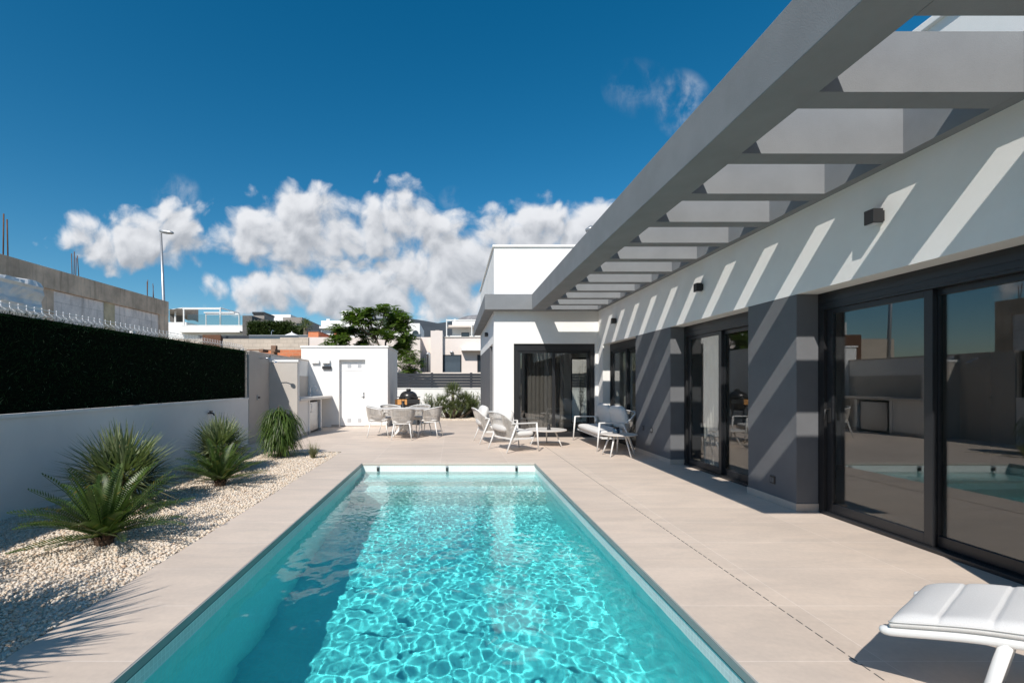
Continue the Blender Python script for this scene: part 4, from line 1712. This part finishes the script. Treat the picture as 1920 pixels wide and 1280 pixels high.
def feather_tree():
    g = random.Random(43)
    D0 = 22.5
    bx, by = (722 - 850) * D0 / F, D0
    t = thing('feather_leaf_tree', 'tall airy green tree with feathery leaves rising behind the store room', 'tree', (bx, by, 0))
    tr = MB()
    # crown clumps: sideways and upward offsets in metres from the fork, with a size
    fork = Vector((0, .1, 2.3))
    clumps = [(-1.25, 2.75, 1.0), (-.62, 2.62, .8), (.12, 2.7, 1.0), (.62, 2.62, .9), (.9, 2.35, .8), (-1.35, 2.3, 1.0), (-.8, 2.2, .8), (-.1, 2.25, .9), (.55, 2.15, .9),
              (-1.75, 1.95, .9), (-2.05, 1.75, .8), (-1.15, 1.75, 1.0), (-.45, 1.85, .7), (.3, 1.6, .8), (.8, 1.6, 1.0), (1.05, 1.35, 1.0), (-2.35, 2.05, .5), (-2.4, 1.4, .9), (-1.85, 1.3, 1.0), (-1.3, 1.15, 1.0),
              (-2.85, 1.05, .9), (-2.6, .9, .9), (-3.1, .85, .8), (-.75, 1.0, .9), (-.35, .8, .9), (.6, 1.1, 1.0), (.25, .8, .8), (.4, .55, .8), (.85, .95, .8), (-1.9, .8, .9), (-1.2, .6, .9), (-2.2, .7, .9), (-2.9, .6, .8), (-1.5, .45, .8), (-3.25, .6, .6), (-.7, .55, .8), (-1.6, 2.5, .6), (.35, 2.35, .7), (.95, 1.95, .7)]
    tr.tube([(0, 0, -.1), (.06, .05, 1.2), fork], [.13, .11, .09], 10)
    limbs = {}
    for i, d in enumerate(((-.5, .55), (.05, 1.0), (-1.0, .45), (.3, .6), (-.35, 1.1), (-1.7, .35))):
        e = fork + Vector((d[0], g.uniform(-.4, .4), d[1]))
        tr.tube([fork, fork.lerp(e, .5) + Vector((g.uniform(-.08, .08), 0, .05)), e], [.065, .052, .04], 7)
        limbs[i] = e
    f = MB()
    for (x, z, k) in clumps:
        c = fork + Vector((x, g.uniform(-.8, .8), z - .35))
        j = min(limbs, key=lambda q: (limbs[q] - c).length)
        e = limbs[j]
        mid = e.lerp(c, .5) + Vector((g.uniform(-.1, .1), g.uniform(-.1, .1), -.06))
        tr.tube([e, mid, c], [.035, .024, .014], 6)
        for q in range(int(9 * k + 3)):
            v = Vector((g.gauss(0, .19), g.gauss(0, .22), g.gauss(0.04, .14))) * k
            h = c + v
            tr.tube([c.lerp(mid, .3), h], [.012, .006], 5, False)
            n = g.randint(7, 9)
            for w in range(n):
                a = 2 * PI * w / n + g.uniform(-.4, .4)
                el = g.uniform(-.35, .95)
                dd = Vector((math.cos(a) * math.cos(el), math.sin(a) * math.cos(el), math.sin(el) + .1))
                pinnate(f, h, dd, g.uniform(.30, .48), g, 8, .42)
    tr.build('trunk', M['bark'], t)
    f.build('crown', M['tree'], t)
    return t


feather_tree()


def small_tree():
    g = random.Random(50)
    t = thing('low_branch_tree', 'low green feathery sapling just right of the store room, above the slat fence', 'tree', (-2.02, 21.6, 0))
    tr = MB()
    tr.tube([(0, 0, -.1), (.05, 0, 1.1), (.1, 0, 1.9)], [.05, .04, .03], 8)
    f = MB()
    for i in range(40):
        a = g.uniform(0, 2 * PI)
        z = g.uniform(1.95, 2.9)
        r = g.uniform(.1, .62) * (1.1 - abs(z - 2.3) * .9)
        e = Vector((.1 + r * math.cos(a), r * math.sin(a), z))
        tr.tube([(.06, 0, 1.4 + .3 * (z - 1.7)), tuple(e)], [.014, .007], 5)
        for k in range(7):
            b = 2 * PI * k / 7 + g.uniform(-.3, .3)
            pinnate(f, e, Vector((math.cos(b), math.sin(b), g.uniform(-.3, .7))), g.uniform(.26, .42), g, 8, .36)
    tr.build('trunk', M['bark'], t)
    f.build('crown', M['tree'], t)


small_tree()


def bed_palm():
    g = random.Random(61)
    t = thing('bed_palm', 'bushy multi-headed fan palm in the bed at the foot of the back wall', 'palm', (-.02, 19.0, 0))
    tr = MB()
    f = MB()
    for (hx, hy, hz, n, L) in ((.0, 0, .98, 44, .52), (.46, .1, .6, 40, .52), (-.44, -.05, .5, 34, .5), (.1, -.3, .4, 28, .48), (.8, 0, .4, 26, .46), (-.15, -.2, .3, 26, .46)):
        tr.tube([(hx * .3, hy * .3, -.05), (hx * .7, hy * .7, hz * .5), (hx, hy, hz)], [.09, .075, .06], 8)
        for i in range(n):
            z = 1 - 1.35 * (i + .5) / n
            a = i * 2.4 + g.uniform(-.2, .2)
            r = math.sqrt(max(0, 1 - z * z))
            d = Vector((r * math.cos(a), r * math.sin(a), z))
            c = Vector((hx, hy, hz)) + d * L * .45
            f.tube([(hx, hy, hz), tuple(c)], [.008, .005], 4, False)
            side = (Matrix.Rotation(g.uniform(0, PI), 3, d) @ d.orthogonal()).normalized()
            for k in range(11):
                fa = R(-65 + 13 * k)
                f.blade(c, d * math.cos(fa) + side * math.sin(fa), L * .62 * g.uniform(.85, 1.1), .026, .1, 2, .3)
    tr.build('trunk', M['bark'], t)
    f.build('crown', M['palm'], t)


bed_palm()


def cane_shrub(name, label, loc, n, H, spread, seed, mat, leaf=.13, group=None):
    g = random.Random(seed)
    t = thing(name, label, 'shrub', loc, 0, group)
    s, f = MB(), MB()
    for i in range(n):
        a = g.uniform(0, 2 * PI)
        r = g.uniform(0, spread)
        h = H * g.uniform(.6, 1.05)
        p0 = Vector((.3 * r * math.cos(a), .3 * r * math.sin(a), -.02))
        p1 = Vector((r * math.cos(a), r * math.sin(a), h))
        mid = p0.lerp(p1, .5) + Vector((g.uniform(-.05, .05), g.uniform(-.05, .05), .05))
        s.tube([p0, mid, p1], [.008, .006, .003], 5)
        for k in range(int(20 * h)):
            u = g.uniform(.25, 1)
            q = (p0.lerp(mid, u * 2) if u < .5 else mid.lerp(p1, u * 2 - 1))
            b = g.uniform(0, 2 * PI)
            f.leaf(q, Vector((math.cos(b), math.sin(b), g.uniform(-.3, .7))).normalized(), Vector((0, 0, 1)), leaf * g.uniform(.7, 1.3), leaf * .2)
    s.build('stems', M['bark'], t)
    f.build('leaves', mat, t)
    return t


cane_shrub('oleander', 'pale green oleander shrub left of the palm against the white back wall', (-.95, 19.5, 0), 34, .95, .5, 71, M['shrub'], .17)
cane_shrub('oleander', 'pale green oleander shrub right of the palm against the white back wall', (.75, 19.55, 0), 38, 1.05, .55, 72, M['shrub'], .17)
cane_shrub('low_shrub', 'small dark green shrub at the corner of the gravel bed by the annex', (.92, 18.35, 0), 10, .36, .16, 73, M['far_hedge'], .1)
cane_shrub('bamboo', 'thin leafy bamboo seen through the annex windows in front of the back wall', (4.93, 18.6, 0), 9, 2.2, .28, 74, M['far_hedge'], .15)

# ------------------------------------------------------------------ left: unfinished building, lamp post
ub = thing('unfinished_building', 'unfinished building of white blocks with a raw concrete ring beam and bare rebar', 'building', (-9.3, 8, 0), world=True)
UX = -9.0
box(UX - 4, 1.0, -.06, UX - .055, 15.05, 3.49).build('block_wall', M['block_white'], ub)
box(UX - .35, .6, 3.5, UX, 15.1, 3.97).build('ring_beam', M['concrete'], ub, .01)
box(UX - 4, .6, 3.45, UX - .35, 15.1, 3.9).build('roof', M['concrete'], ub)
for (y0, y1) in ((12.36, 12.74),):
    box(UX - .3, y0, -.06, UX - .035, y1, 3.5).build('column', M['column'], ub)
box(UX - .3, 10.46, -.06, UX - .04, 10.8, 3.5).build('column', M['concrete'], ub)
box(UX - .3, 14.65, -.06, UX - .01, 15.1, 3.5).build('column', M['concrete'], ub)
for grp in (((9.65, 9.86), .85), ((11.45, 11.52, 11.6, 11.63), .58), ((14.2, 14.35, 14.5, 14.62), .5)):
    for k, y in enumerate(grp[0]):
        m = MB()
        xx = UX - .1 - .1 * (k % 2)
        m.tube([(xx, y, 3.96), (xx + .01, y - .03 * (k % 3), 3.97 + grp[1] * (1 - .06 * k))], .013 if grp[1] > .8 else .01, 6)
        m.build('rebar', M['rust'], ub)
pw = thing('wrapped_pallet', 'pallet of white blocks wrapped in plastic film beyond the hedge fence', 'pallet', (-8.0, 8.6, 0), world=True)
g = random.Random(77)
m = MB()
nz_, ny_ = 60, 46
vs, fs = [], []
ridge = [g.uniform(-.025, .02) for _ in range(nz_)]
for i in range(nz_):
    z = .12 + 3.1 * i / (nz_ - 1)
    for j in range(ny_):
        y = 6.2 + 2.66 * j / (ny_ - 1)
        x = -7.62 + ridge[i] + .02 * math.sin(y * 5 + i * .7) + g.uniform(-.008, .008)
        vs.append((x, y, z + (.035 * math.sin(y * 3.1) + .02 * math.sin(y * 11) if i == nz_ - 1 else .008 * math.sin(y * 4 + i))))
for i in range(nz_):
    vs.append((-8.5, 8.86, .12 + 3.1 * i / (nz_ - 1)))
for i in range(nz_ - 1):
    for j in range(ny_ - 1):
        a = i * ny_ + j
        fs.append((a, a + 1, a + ny_ + 1, a + ny_))
    a = i * ny_ + ny_ - 1
    b = nz_ * ny_ + i
    fs.append((a, b, b + 1, a + ny_))
o0 = len(vs)
vs += [(-8.5, 6.2, 3.22), (-8.5, 6.2, .12)]
top = [(nz_ - 1) * ny_ + j for j in range(ny_)]
fs.append(tuple(top + [nz_ * ny_ + nz_ - 1, o0]))
fs.append((0, nz_ * 0 + 0, o0 + 1) if False else ((nz_ - 1) * ny_, o0, o0 + 1, 0))
m.add(vs, fs, False)
m.build('wrapped_blocks', M['wrap'], pw)
box(-8.5, 6.2, -.06, -7.6, 8.86, .11).build('pallet_base', M['wood_dark'], pw)

lp = thing('street_lamp', 'grey street lamp with a single flat head behind the unfinished building', 'street lamp', (-15.7, 26, 0), world=True)
m = MB()
m.tube([(-15.55, 26, -.06), (-15.75, 26, 5), (-15.93, 26, 9.55)], [.1, .085, .06], 12)
m.build('pole', M['galv'], lp)
m = MB()
m.cushion((.78, .3, .2), .7, .8, 20, 10, Matrix.Translation((-15.62, 26, 9.62)) @ Matrix.Rotation(R(8), 4, 'Y'))
m.build('lamp_head', M['galv'], lp)

# ------------------------------------------------------------------ neighbours
def P(px, py, d):
    return ((px - 850) * d / F, d, 1.4 - (py - 718) * d / F)


def XP(px, d):
    return (px - 850) * d / F


def ZP(py, d):
    return 1.4 + (718 - py) * d / F


def win(parent, px0, py0, px1, py1, d, mat=None, frame=.06, proud=.03, shutter=False):
    x0, x1, z0, z1 = XP(px0, d), XP(px1, d), ZP(py1, d), ZP(py0, d)
    m = MB()
    m.box(x0, d - proud, z0, x0 + frame, d + .02, z1)
    m.box(x1 - frame, d - proud, z0, x1, d + .02, z1)
    m.box(x0 + frame, d - proud, z0, x1 - frame, d + .02, z0 + frame)
    m.box(x0 + frame, d - proud, z1 - frame, x1 - frame, d + .02, z1)
    f = m.build('window', M['black_metal'], parent)
    g = MB()
    g.box(x0 + frame, d - proud * .3, z0 + frame, x1 - frame, d + .01, z1 - frame)
    if shutter:
        z = z0 + .75
        while z < z1 - frame:
            g.box(x0 + frame, d - proud * .8, z, x1 - frame, d - proud * .3, min(z + .05, z1 - frame))
            z += .062
        g.build('shutter', M['blue_fence'], f)
    else:
        g.build('pane', mat or M['far_glass'], f)
    return f


# pale pink house right behind the plot
D = 27.0
nh = thing('neighbour_house', 'pale pink flat-roofed house with a rolled-down dark shutter beyond the slat fence', 'house', (0, D, 0), world=True)
m = MB()
m.box(XP(560, D), D, -.06, XP(808, D), D + 8, ZP(632, D))
m.box(XP(830, D), D, -.06, XP(1100, D), D + 8, ZP(633, D))
m.box(XP(808, D), D - .35, -.06, XP(830, D), D + 8, ZP(621, D))
m.box(XP(700, D), D - 1.0, -.06, XP(790, D), D, ZP(638, D))
m.build('wall', M['pink'], nh)
m = MB()
m.box(XP(830, D) + .002, D - .04, ZP(633, D), XP(1100, D), D + 8.04, ZP(631, D))
m.box(XP(700, D) - .03, D - 1.04, ZP(638, D), XP(790, D) + .03, D - .001, ZP(635.5, D))
m.build('parapet_cap', M['beige'], nh)
box(XP(815, D), D + 1, ZP(621, D), XP(823, D), D + 1.5, ZP(615.5, D)).build('chimney', M['pink'], nh)
win(nh, 830.5, 665, 865, 702, D, shutter=True)
win(nh, 895, 665, 930, 702, D)
box(XP(865, D), D - .55, ZP(658, D), XP(1000, D), D, ZP(652.5, D)).build('door_canopy', M['white'], nh)
m = MB()
m.cushion((.22, .14, .12), .7, .8, 14, 8, Matrix.Translation((XP(847, D), D - .07, ZP(660, D))))
m.build('bulkhead_light', M['galv'], nh)
m = MB()
m.tube([P(797, 712, D - .2), P(797, 665, D - .2), P(799, 663, D - .2), P(804, 663, D - .2), P(806, 666, D - .2), P(806, 712, D - .2)], .10, 10)
m.build('flue_pipe', M['galv'], nh)
nw = thing('neighbour_wall', 'beige rendered boundary wall with a flat cap just behind the slat fence', 'wall', (1, 23, 0), world=True)
box(-5.5, 23.0, -.06, 11, 23.2, 1.84).build('wall', M['beige'], nw)
box(-5.5, 22.97, 1.84, 11, 23.23, 1.92).build('coping', M['cream'], nw)

# far white house on the right with a roof frame
D = 45.0
hr = thing('far_house', 'far white house with a thin white roof-terrace frame behind the pale pink house', 'house', (1, D, 0), world=True)
m = MB()
m.box(XP(848, D), D + 1, -.06, XP(960, D), D + 8, ZP(600, D))
m.box(XP(836, D), D, -.06, XP(960, D), D + 1, ZP(629, D))
m.build('wall', M['white'], hr)
m = MB()
m.box(XP(838, D), D - .3, ZP(613.5, D), XP(960, D), D + 1, ZP(610, D))
m.build('ledge', M['cream'], hr)
m = MB()
for px in (836.5, 883):
    m.box(XP(px, D), D - .6, ZP(632, D), XP(px + 2, D), D - .5, ZP(600, D))
m.box(XP(836.5, D), D - .62, ZP(603, D), XP(900, D), D - .48, ZP(600.5, D))
m.build('roof_frame', M['white_metal'], hr)
win(hr, 865, 623, 880, 632, D + .0)
m = MB()
m.tube([(XP(853, D), D + 2, ZP(600, D)), (XP(853, D), D + 2, ZP(593, D))], .12, 8)
m.build('chimney', M['white'], hr)

D = 46.0
hm = thing('far_house', 'far white two-level house with a dark roundel window right of the tall tree', 'house', (-4, D, 0), world=True)
m = MB()
m.box(XP(738, D), D, -.06, XP(787, D), D + 7, ZP(606, D))
m.box(XP(726, D), D + 1, -.06, XP(768, D), D + 7, ZP(596.5, D))
m.build('wall', M['white'], hm)
m = MB()
m.lathe([(.3, 0), (.3, .05)], 20, mat=Matrix.Translation((XP(779, D), D, ZP(625, D))) @ Matrix.Rotation(R(90), 4, 'X'))
m.build('round_window', M['far_glass'], hm)
box(XP(770, D), D - .5, ZP(634, D), XP(790, D), D - .45, ZP(627, D)).build('balcony_rail', M['blue_fence'], hm)

D = 42.0
hl = thing('far_house', 'far white house with a raised white roof box left of the tall tree', 'house', (-9, D, 0), world=True)
m = MB()
m.box(XP(602, D), D, -.06, XP(720, D), D + 7, ZP(601, D))
m.box(XP(601, D), D - .4, ZP(616.5, D), XP(720, D), D - .001, ZP(612.5, D))
m.build('wall', M['white'], hl)
box(XP(635.5, D), D + 1, ZP(601, D), XP(690, D), D + 4, ZP(579, D)).build('roof_box', M['white'], hl)
m = MB()
for px in (608, 611.5):
    m.tube([(XP(px, D), D + 1, ZP(601, D)), (XP(px, D), D + 1, ZP(595, D))], .07, 8)
m.build('chimney', M['white'], hl)

# brick pier
D = 28.0
bp = thing('brick_shell', 'unfinished orange hollow-brick shell beside the tall tree', 'building', (-8, D, 0), world=True)
m = MB()
m.box(XP(578, D), D, -.06, XP(597, D), D + 3, ZP(621, D))
m.box(XP(622, D), D + .5, -.06, XP(634, D), D + 3, ZP(617, D))
m.box(XP(597, D), D + .4, -.06, XP(622, D), D + 3, ZP(640, D))
m.build('wall', M['brick'], bp)
box(XP(577.5, D), D - .05, ZP(621, D), XP(597.5, D), D + 3.05, ZP(620, D)).build('cap', M['blue_fence'], bp)

D = 26.0
bkw = thing('block_wall', 'long beige concrete block wall above the outdoor kitchen', 'wall', (-12, D, 0), world=True)
box(XP(300, D), D, -.06, XP(525, D), D + .2, ZP(635, D)).build('wall', M['block_beige'], bkw)
box(XP(525, D), D, -.06, XP(578, D), D + .2, ZP(632.5, D)).build('raised_wall', M['block_beige'], bkw)
D = 22.0
obw = thing('brick_wall', 'low orange hollow-brick wall between the kitchen wall and the store room', 'wall', (-8, D, 0), world=True)
box(XP(488, D), D, -.06, XP(600, D), D + .25, ZP(655.5, D)).build('wall', M['brick'], obw)
box(XP(545, D), D - .08, -.06, XP(600, D), D - .001, ZP(667, D)).build('slab', M['wood_dark'], obw)
D = 20.5
wp = thing('timber_frame', 'weathered brown timber frame sticking up behind the kitchen wall', 'frame', (-8, D, 0), world=True)
m = MB()
m.box(XP(462, D), D, ZP(657, D), XP(520, D), D + .12, ZP(655, D))
for px in (496, 518):
    m.box(XP(px, D), D - .6, ZP(661, D), XP(px + 3, D) + .1, D, ZP(656, D))
m.build('rail', M['wood_dark'], wp)
m = MB()
m.box(XP(513, D), D - .3, -.06, XP(522, D), D - .1, ZP(648.5, D))
m.build('post', M['wood_dark'], wp)
rb = thing('rusty_formwork', 'low stack of rusty red formwork panels behind the hedge fence', 'building material', (-13, 25, 0), world=True)
m = MB()
for k in range(3):
    m.box(XP(391, 25), 24.4 + k * .1, -.06, XP(424, 25), 24.46 + k * .1, ZP(629.5 + 2 * k, 25))
m.build('panel', M['rust'], rb)

# terrace house with a white frame
D = 36.0
th_ = thing('terrace_house', 'white house with a glass-railed roof terrace under a white frame and torn awning', 'house', (-18, D, 0), world=True)
m = MB()
m.box(XP(340, D), D, -.06, XP(455, D), D + 8, ZP(611, D))
m.box(XP(300, D), D + .6, -.06, XP(341, D), D + 8, ZP(602, D))
m.box(XP(341, D), D - .5, ZP(624, D), XP(455, D), D, ZP(621, D))
m.build('wall', M['white'], th_)
m = MB()
m.box(XP(340, D), D - .03, ZP(611, D), XP(455, D), D + .2, ZP(609.5, D))
m.build('parapet_cap', M['white'], th_)
for (px, py0, dd) in ((327, 580, 1.5), (343, 577, .3), (411.5, 577, .3), (385, 588, 4), (447, 587, 4)):
    w_ = .09 if dd < 2 else .07
    box(XP(px, D + dd), D + dd, ZP(612, D + dd), XP(px, D + dd) + w_, D + dd + .09, ZP(py0, D + dd)).build('frame_post', M['white_metal'], th_)
m = MB()
m.box(XP(342, D + .3), D + .29, ZP(580, D + .3), XP(414, D + .3), D + .41, ZP(576.5, D + .3))
m.box(XP(385, D + 4), D + 3.99, ZP(590, D + 4), XP(448, D + 4), D + 4.11, ZP(587.5, D + 4))
m.box(XP(383, D + 4), D + 3.9, ZP(587, D + 4), XP(440, D + 4), D + 4.2, ZP(585, D + 4))
m.tube([P(413, 577, D + .3), P(448, 587, D + 4)], .05, 6)
m.tube([P(343, 577.5, D + .3), P(318, 581, D + 2)], .05, 6)
m.build('frame_beam', M['white_metal'], th_)
m = MB()
ns = 8
vs, fs = [], []
for i in range(ns + 1):
    for j in range(5):
        px = 318 + (372 - 318) * i / ns
        dd = D + .5 + 3.5 * j / 4
        py = 579 + 3.5 * j + (10 * (i / ns) * j / 4) + 1.2 * math.sin(i * 2 + j)
        vs.append(P(px, py, dd))
for i in range(ns):
    for j in range(4):
        a = i * 5 + j
        fs.append((a, a + 1, a + 6, a + 5))
m.add(vs, fs, True)
m.build('awning', M['taupe'], th_)
box(XP(318, D + 3), D + 3, ZP(603, D + 3), XP(342, D + 3), D + 3.3, ZP(585, D + 3)).build('terrace_wall', M['dark_stone'], th_)
g = MB()
g.box(XP(350, D), D + .1, ZP(609.5, D), XP(450, D), D + .12, ZP(589, D))
g.build('glass_rail', M['rail_glass'], th_)

# dark stone house with white block behind
D = 35.0
dk = thing('stone_house', 'grey stone-clad house corner with a dark chimney beside a clipped hedge', 'house', (-14.5, D, 0), world=True)
m = MB()
m.box(XP(454.5, D), D, -.06, XP(472.5, D), D + 2.5, ZP(591.5, D))
m.build('wall', M['dark_stone'], dk)
box(XP(472.5, D), D + .7, -.06, XP(496, D), D + 5, ZP(597, D)).build('side_wing', M['dark_stone'], dk)
cb = MB()
cb.box(XP(475, D + 2), D + 2, ZP(598, D + 2), XP(495.5, D + 2), D + 4, ZP(589, D + 2))
cb.build('chimney', M['taupe'], dk)
box(XP(474, D + 2), D + 1.9, ZP(589, D + 2), XP(496, D + 2), D + 4.1, ZP(585, D + 2)).build('chimney_cap', M['black_metal'], dk)
D = 44.0
wb = thing('far_house', 'far white house with a taupe wing behind the clipped hedge', 'house', (-16, D, 0), world=True)
m = MB()
m.box(XP(490, D), D, -.06, XP(545, D), D + 9, ZP(589.5, D))
m.build('wall', M['white'], wb)
box(XP(541, D), D - 1.5, -.06, XP(576, D), D + 5, ZP(599, D)).build('side_wing', M['taupe'], wb)
win(wb, 556, 606, 570, 615, D - 1.5)


def hedge_block(label, x0, x1, y0, y1, z, seed, n):
    g = random.Random(seed)
    t = thing('clipped_hedge', label, 'hedge', ((x0 + x1) / 2, (y0 + y1) / 2, 0), world=True)
    box(x0 + .12, y0 + .12, -.06, x1 - .12, y1 - .12, z - .12).build('branches', M['hedge_back'], t)
    m = MB()
    for i in range(n):
        f = g.random()
        if f < .6:
            p = Vector((g.uniform(x0, x1), y0 + g.uniform(0, .15), g.uniform(z - 2.2, z)))
        elif f < .8:
            p = Vector((x0 + g.uniform(0, .15), g.uniform(y0, y1), g.uniform(z - 2.2, z)))
        else:
            p = Vector((g.uniform(x0, x1), g.uniform(y0, y1), z + g.uniform(-.12, .10)))
        d = Vector((g.uniform(-1, 1), g.uniform(-1, .4), g.uniform(-.3, 1))).normalized()
        m.leaf(p, d, Vector((g.uniform(-1, 1), g.uniform(-1, 1), 1)), g.uniform(.1, .22), .07)
    m.build('foliage', M['far_hedge'], t)


hedge_block('tall clipped dark hedge in front of the grey stone house', XP(463, 33.5), XP(543, 33.5), 33.5, 35, ZP(604.5, 33.5), 81, 5200)
hedge_block('lower clipped hedge at the end of the tall one, beside a small palm', XP(541, 33), XP(569, 33), 33, 34, ZP(613, 33), 82, 1500)


def far_palm():
    g = random.Random(91)
    bx, by = XP(572, 32.5), 32.5
    t = thing('far_palm', 'small palm tree at the end of the clipped hedge', 'palm', (bx, by, 0))
    hz = ZP(615, 32.5)
    m = MB()
    m.tube([(0, 0, -.06), (.03, 0, hz)], [.16, .14], 10)
    m.build('trunk', M['bark'], t)
    f = MB()
    for i in range(26):
        a = i * 2.4
        el = R(80 - 95 * i / 26)
        d = Vector((math.cos(a) * math.cos(el), math.sin(a) * math.cos(el), math.sin(el)))
        p = Vector((.03, 0, hz))
        c = p + d * .35
        side = (Matrix.Rotation(g.uniform(0, PI), 3, d) @ d.orthogonal()).normalized()
        for k in range(11):
            fa = R(-65 + 13 * k)
            f.blade(c, d * math.cos(fa) + side * math.sin(fa), .42 * g.uniform(.85, 1.1), .03, .25, 2, .3)
        f.tube([tuple(p), tuple(c)], .012, 4, False)
    f.build('crown', M['palm'], t)


far_palm()
D = 31.0
pr = thing('parasol', 'open white parasol in front of the clipped hedge', 'parasol', (XP(547, D), D, 0))
m = MB()
zt = ZP(623, D)
n = 8
rr = 20 * D / F
vs = [(0, 0, zt)] + [(rr * math.cos(2 * PI * k / n), rr * math.sin(2 * PI * k / n), ZP(631.5, D)) for k in range(n)]
vs += [(0, 0, zt - .04)] + [(x, y, z - .04) for x, y, z in vs[1:n + 1]]
fs = [(0, 1 + k, 1 + (k + 1) % n) for k in range(n)] + [(n + 1, n + 2 + (k + 1) % n, n + 2 + k) for k in range(n)] + [(1 + k, n + 2 + k, n + 2 + (k + 1) % n, 1 + (k + 1) % n) for k in range(n)]
m.add(vs, fs)
m.build('canopy', M['white'], pr)
m = MB()
m.tube([(0, 0, -.06), (0, 0, zt + .06)], .03, 8)
m.build('pole', M['white_metal'], pr)
os_ = thing('garden_shower', 'thin curved chrome garden shower in front of the clipped hedge', 'shower', (XP(509, D), D, 0), world=True)
m = MB()
x0 = XP(509, D)
m.tube([(x0, D, -.06), (x0, D, ZP(622, D)), (x0 + .04, D, ZP(620, D)), (x0 + .1, D, ZP(619.5, D)), (x0 + .15, D, ZP(621, D))], .022, 8)
m.build('pipe', M['chrome'], os_)
D = 30.0
bf = thing('panel_fence', 'dark blue-grey panel fence below the clipped hedge', 'fence', (-11, D, 0), world=True)
box(XP(372, D), D, -.06, XP(467, D), D + .06, ZP(629, D)).build('panel', M['dark_fence'], bf)
box(XP(467, D), D, -.06, XP(577, D), D + .06, ZP(629.5, D)).build('panel', M['blue_fence'], bf)
box(XP(467, D), D - .04, ZP(629.5, D), XP(577, D), D + .1, ZP(628, D)).build('rail', M['galv'], bf)

# houses the camera only sees mirrored in the big glass doors
D = 20.0
ref = thing('roadside_house', 'white two-storey house beyond the unfinished building, seen mirrored in the glass', 'house', (-22, 16, 0), world=True)
m = MB()
m.box(-26, 17, -.06, -20, 24, 4.6)
m.box(-26, 18.5, 4.6, -22, 24, 7.2)
m.build('wall', M['white'], ref)
m = MB()
m.box(-20.02, 18.0, 5.0, -19.95, 23.5, 5.06)
m.box(-20.02, 18.0, 4.6, -19.95, 18.06, 5.06)
m.box(-20.02, 23.44, 4.6, -19.95, 23.5, 5.06)
m.build('terrace_rail', M['white_metal'], ref)
box(-22.0, 19.2, 5.2, -21.96, 22, 6.8).build('window', M['far_glass'], ref)


# ------------------------------------------------------------------ hills
def hill(name, pts, d, depth, mat, seed):
    g = np.random.default_rng(seed)
    n = 160
    px = np.linspace(pts[0][0], pts[-1][0], n)
    py = np.interp(px, [p[0] for p in pts], [p[1] for p in pts])
    rug = np.cumsum(g.normal(0, .35, n))
    rug -= np.linspace(rug[0], rug[-1], n)
    py = py + np.clip(rug * .35, -2.2, 2.2)
    m = MB()
    rows = 14
    vs, fs = [], []
    for r in range(rows):
        u = r / (rows - 1)
        for i in range(n):
            dd = d - depth * (1 - u)
            x = (px[i] - 850) * d / F
            top = 1.4 + (718 - py[i]) * d / F
            z = -1 + (top + 1) * (u ** .8) + (g.normal(0, top * .012) if 0 < r < rows - 1 else 0)
            vs.append((x, dd, z))
    for r in range(rows - 1):
        for i in range(n - 1):
            a = r * n + i
            fs.append((a, a + 1, a + n + 1, a + n))
    for i in range(n):
        vs.append(((px[i] - 850) * d / F, d + depth, -1))
    o = rows * n
    for i in range(n - 1):
        a = (rows - 1) * n + i
        fs.append((a, a + 1, o + i + 1, o + i))
    m.add(vs, fs, True)
    return structure(name, m, mat)


hill('hills', [(-1500, 706), (-900, 690), (-300, 690), (250, 665), (520, 640), (640, 606), (700, 596), (770, 598), (800, 603), (820, 607), (850, 603), (900, 606), (1100, 612), (1700, 660), (2600, 700)], 900, 420, M['hill'], 4)
hill('rocky_hills', [(780, 640), (830, 614), (855, 600), (868, 594), (880, 591), (905, 589), (960, 584), (1100, 575), (1300, 590), (1700, 640)], 1800, 500, M['hill_rock'], 9)

back = hill('hills', [(-2600, 708), (-1200, 700), (-300, 708), (300, 700), (700, 690), (1000, 698), (1500, 688), (2100, 700), (3200, 710)], 1500, 500, M['hill'], 14)
back.rotation_euler = (0, 0, PI)
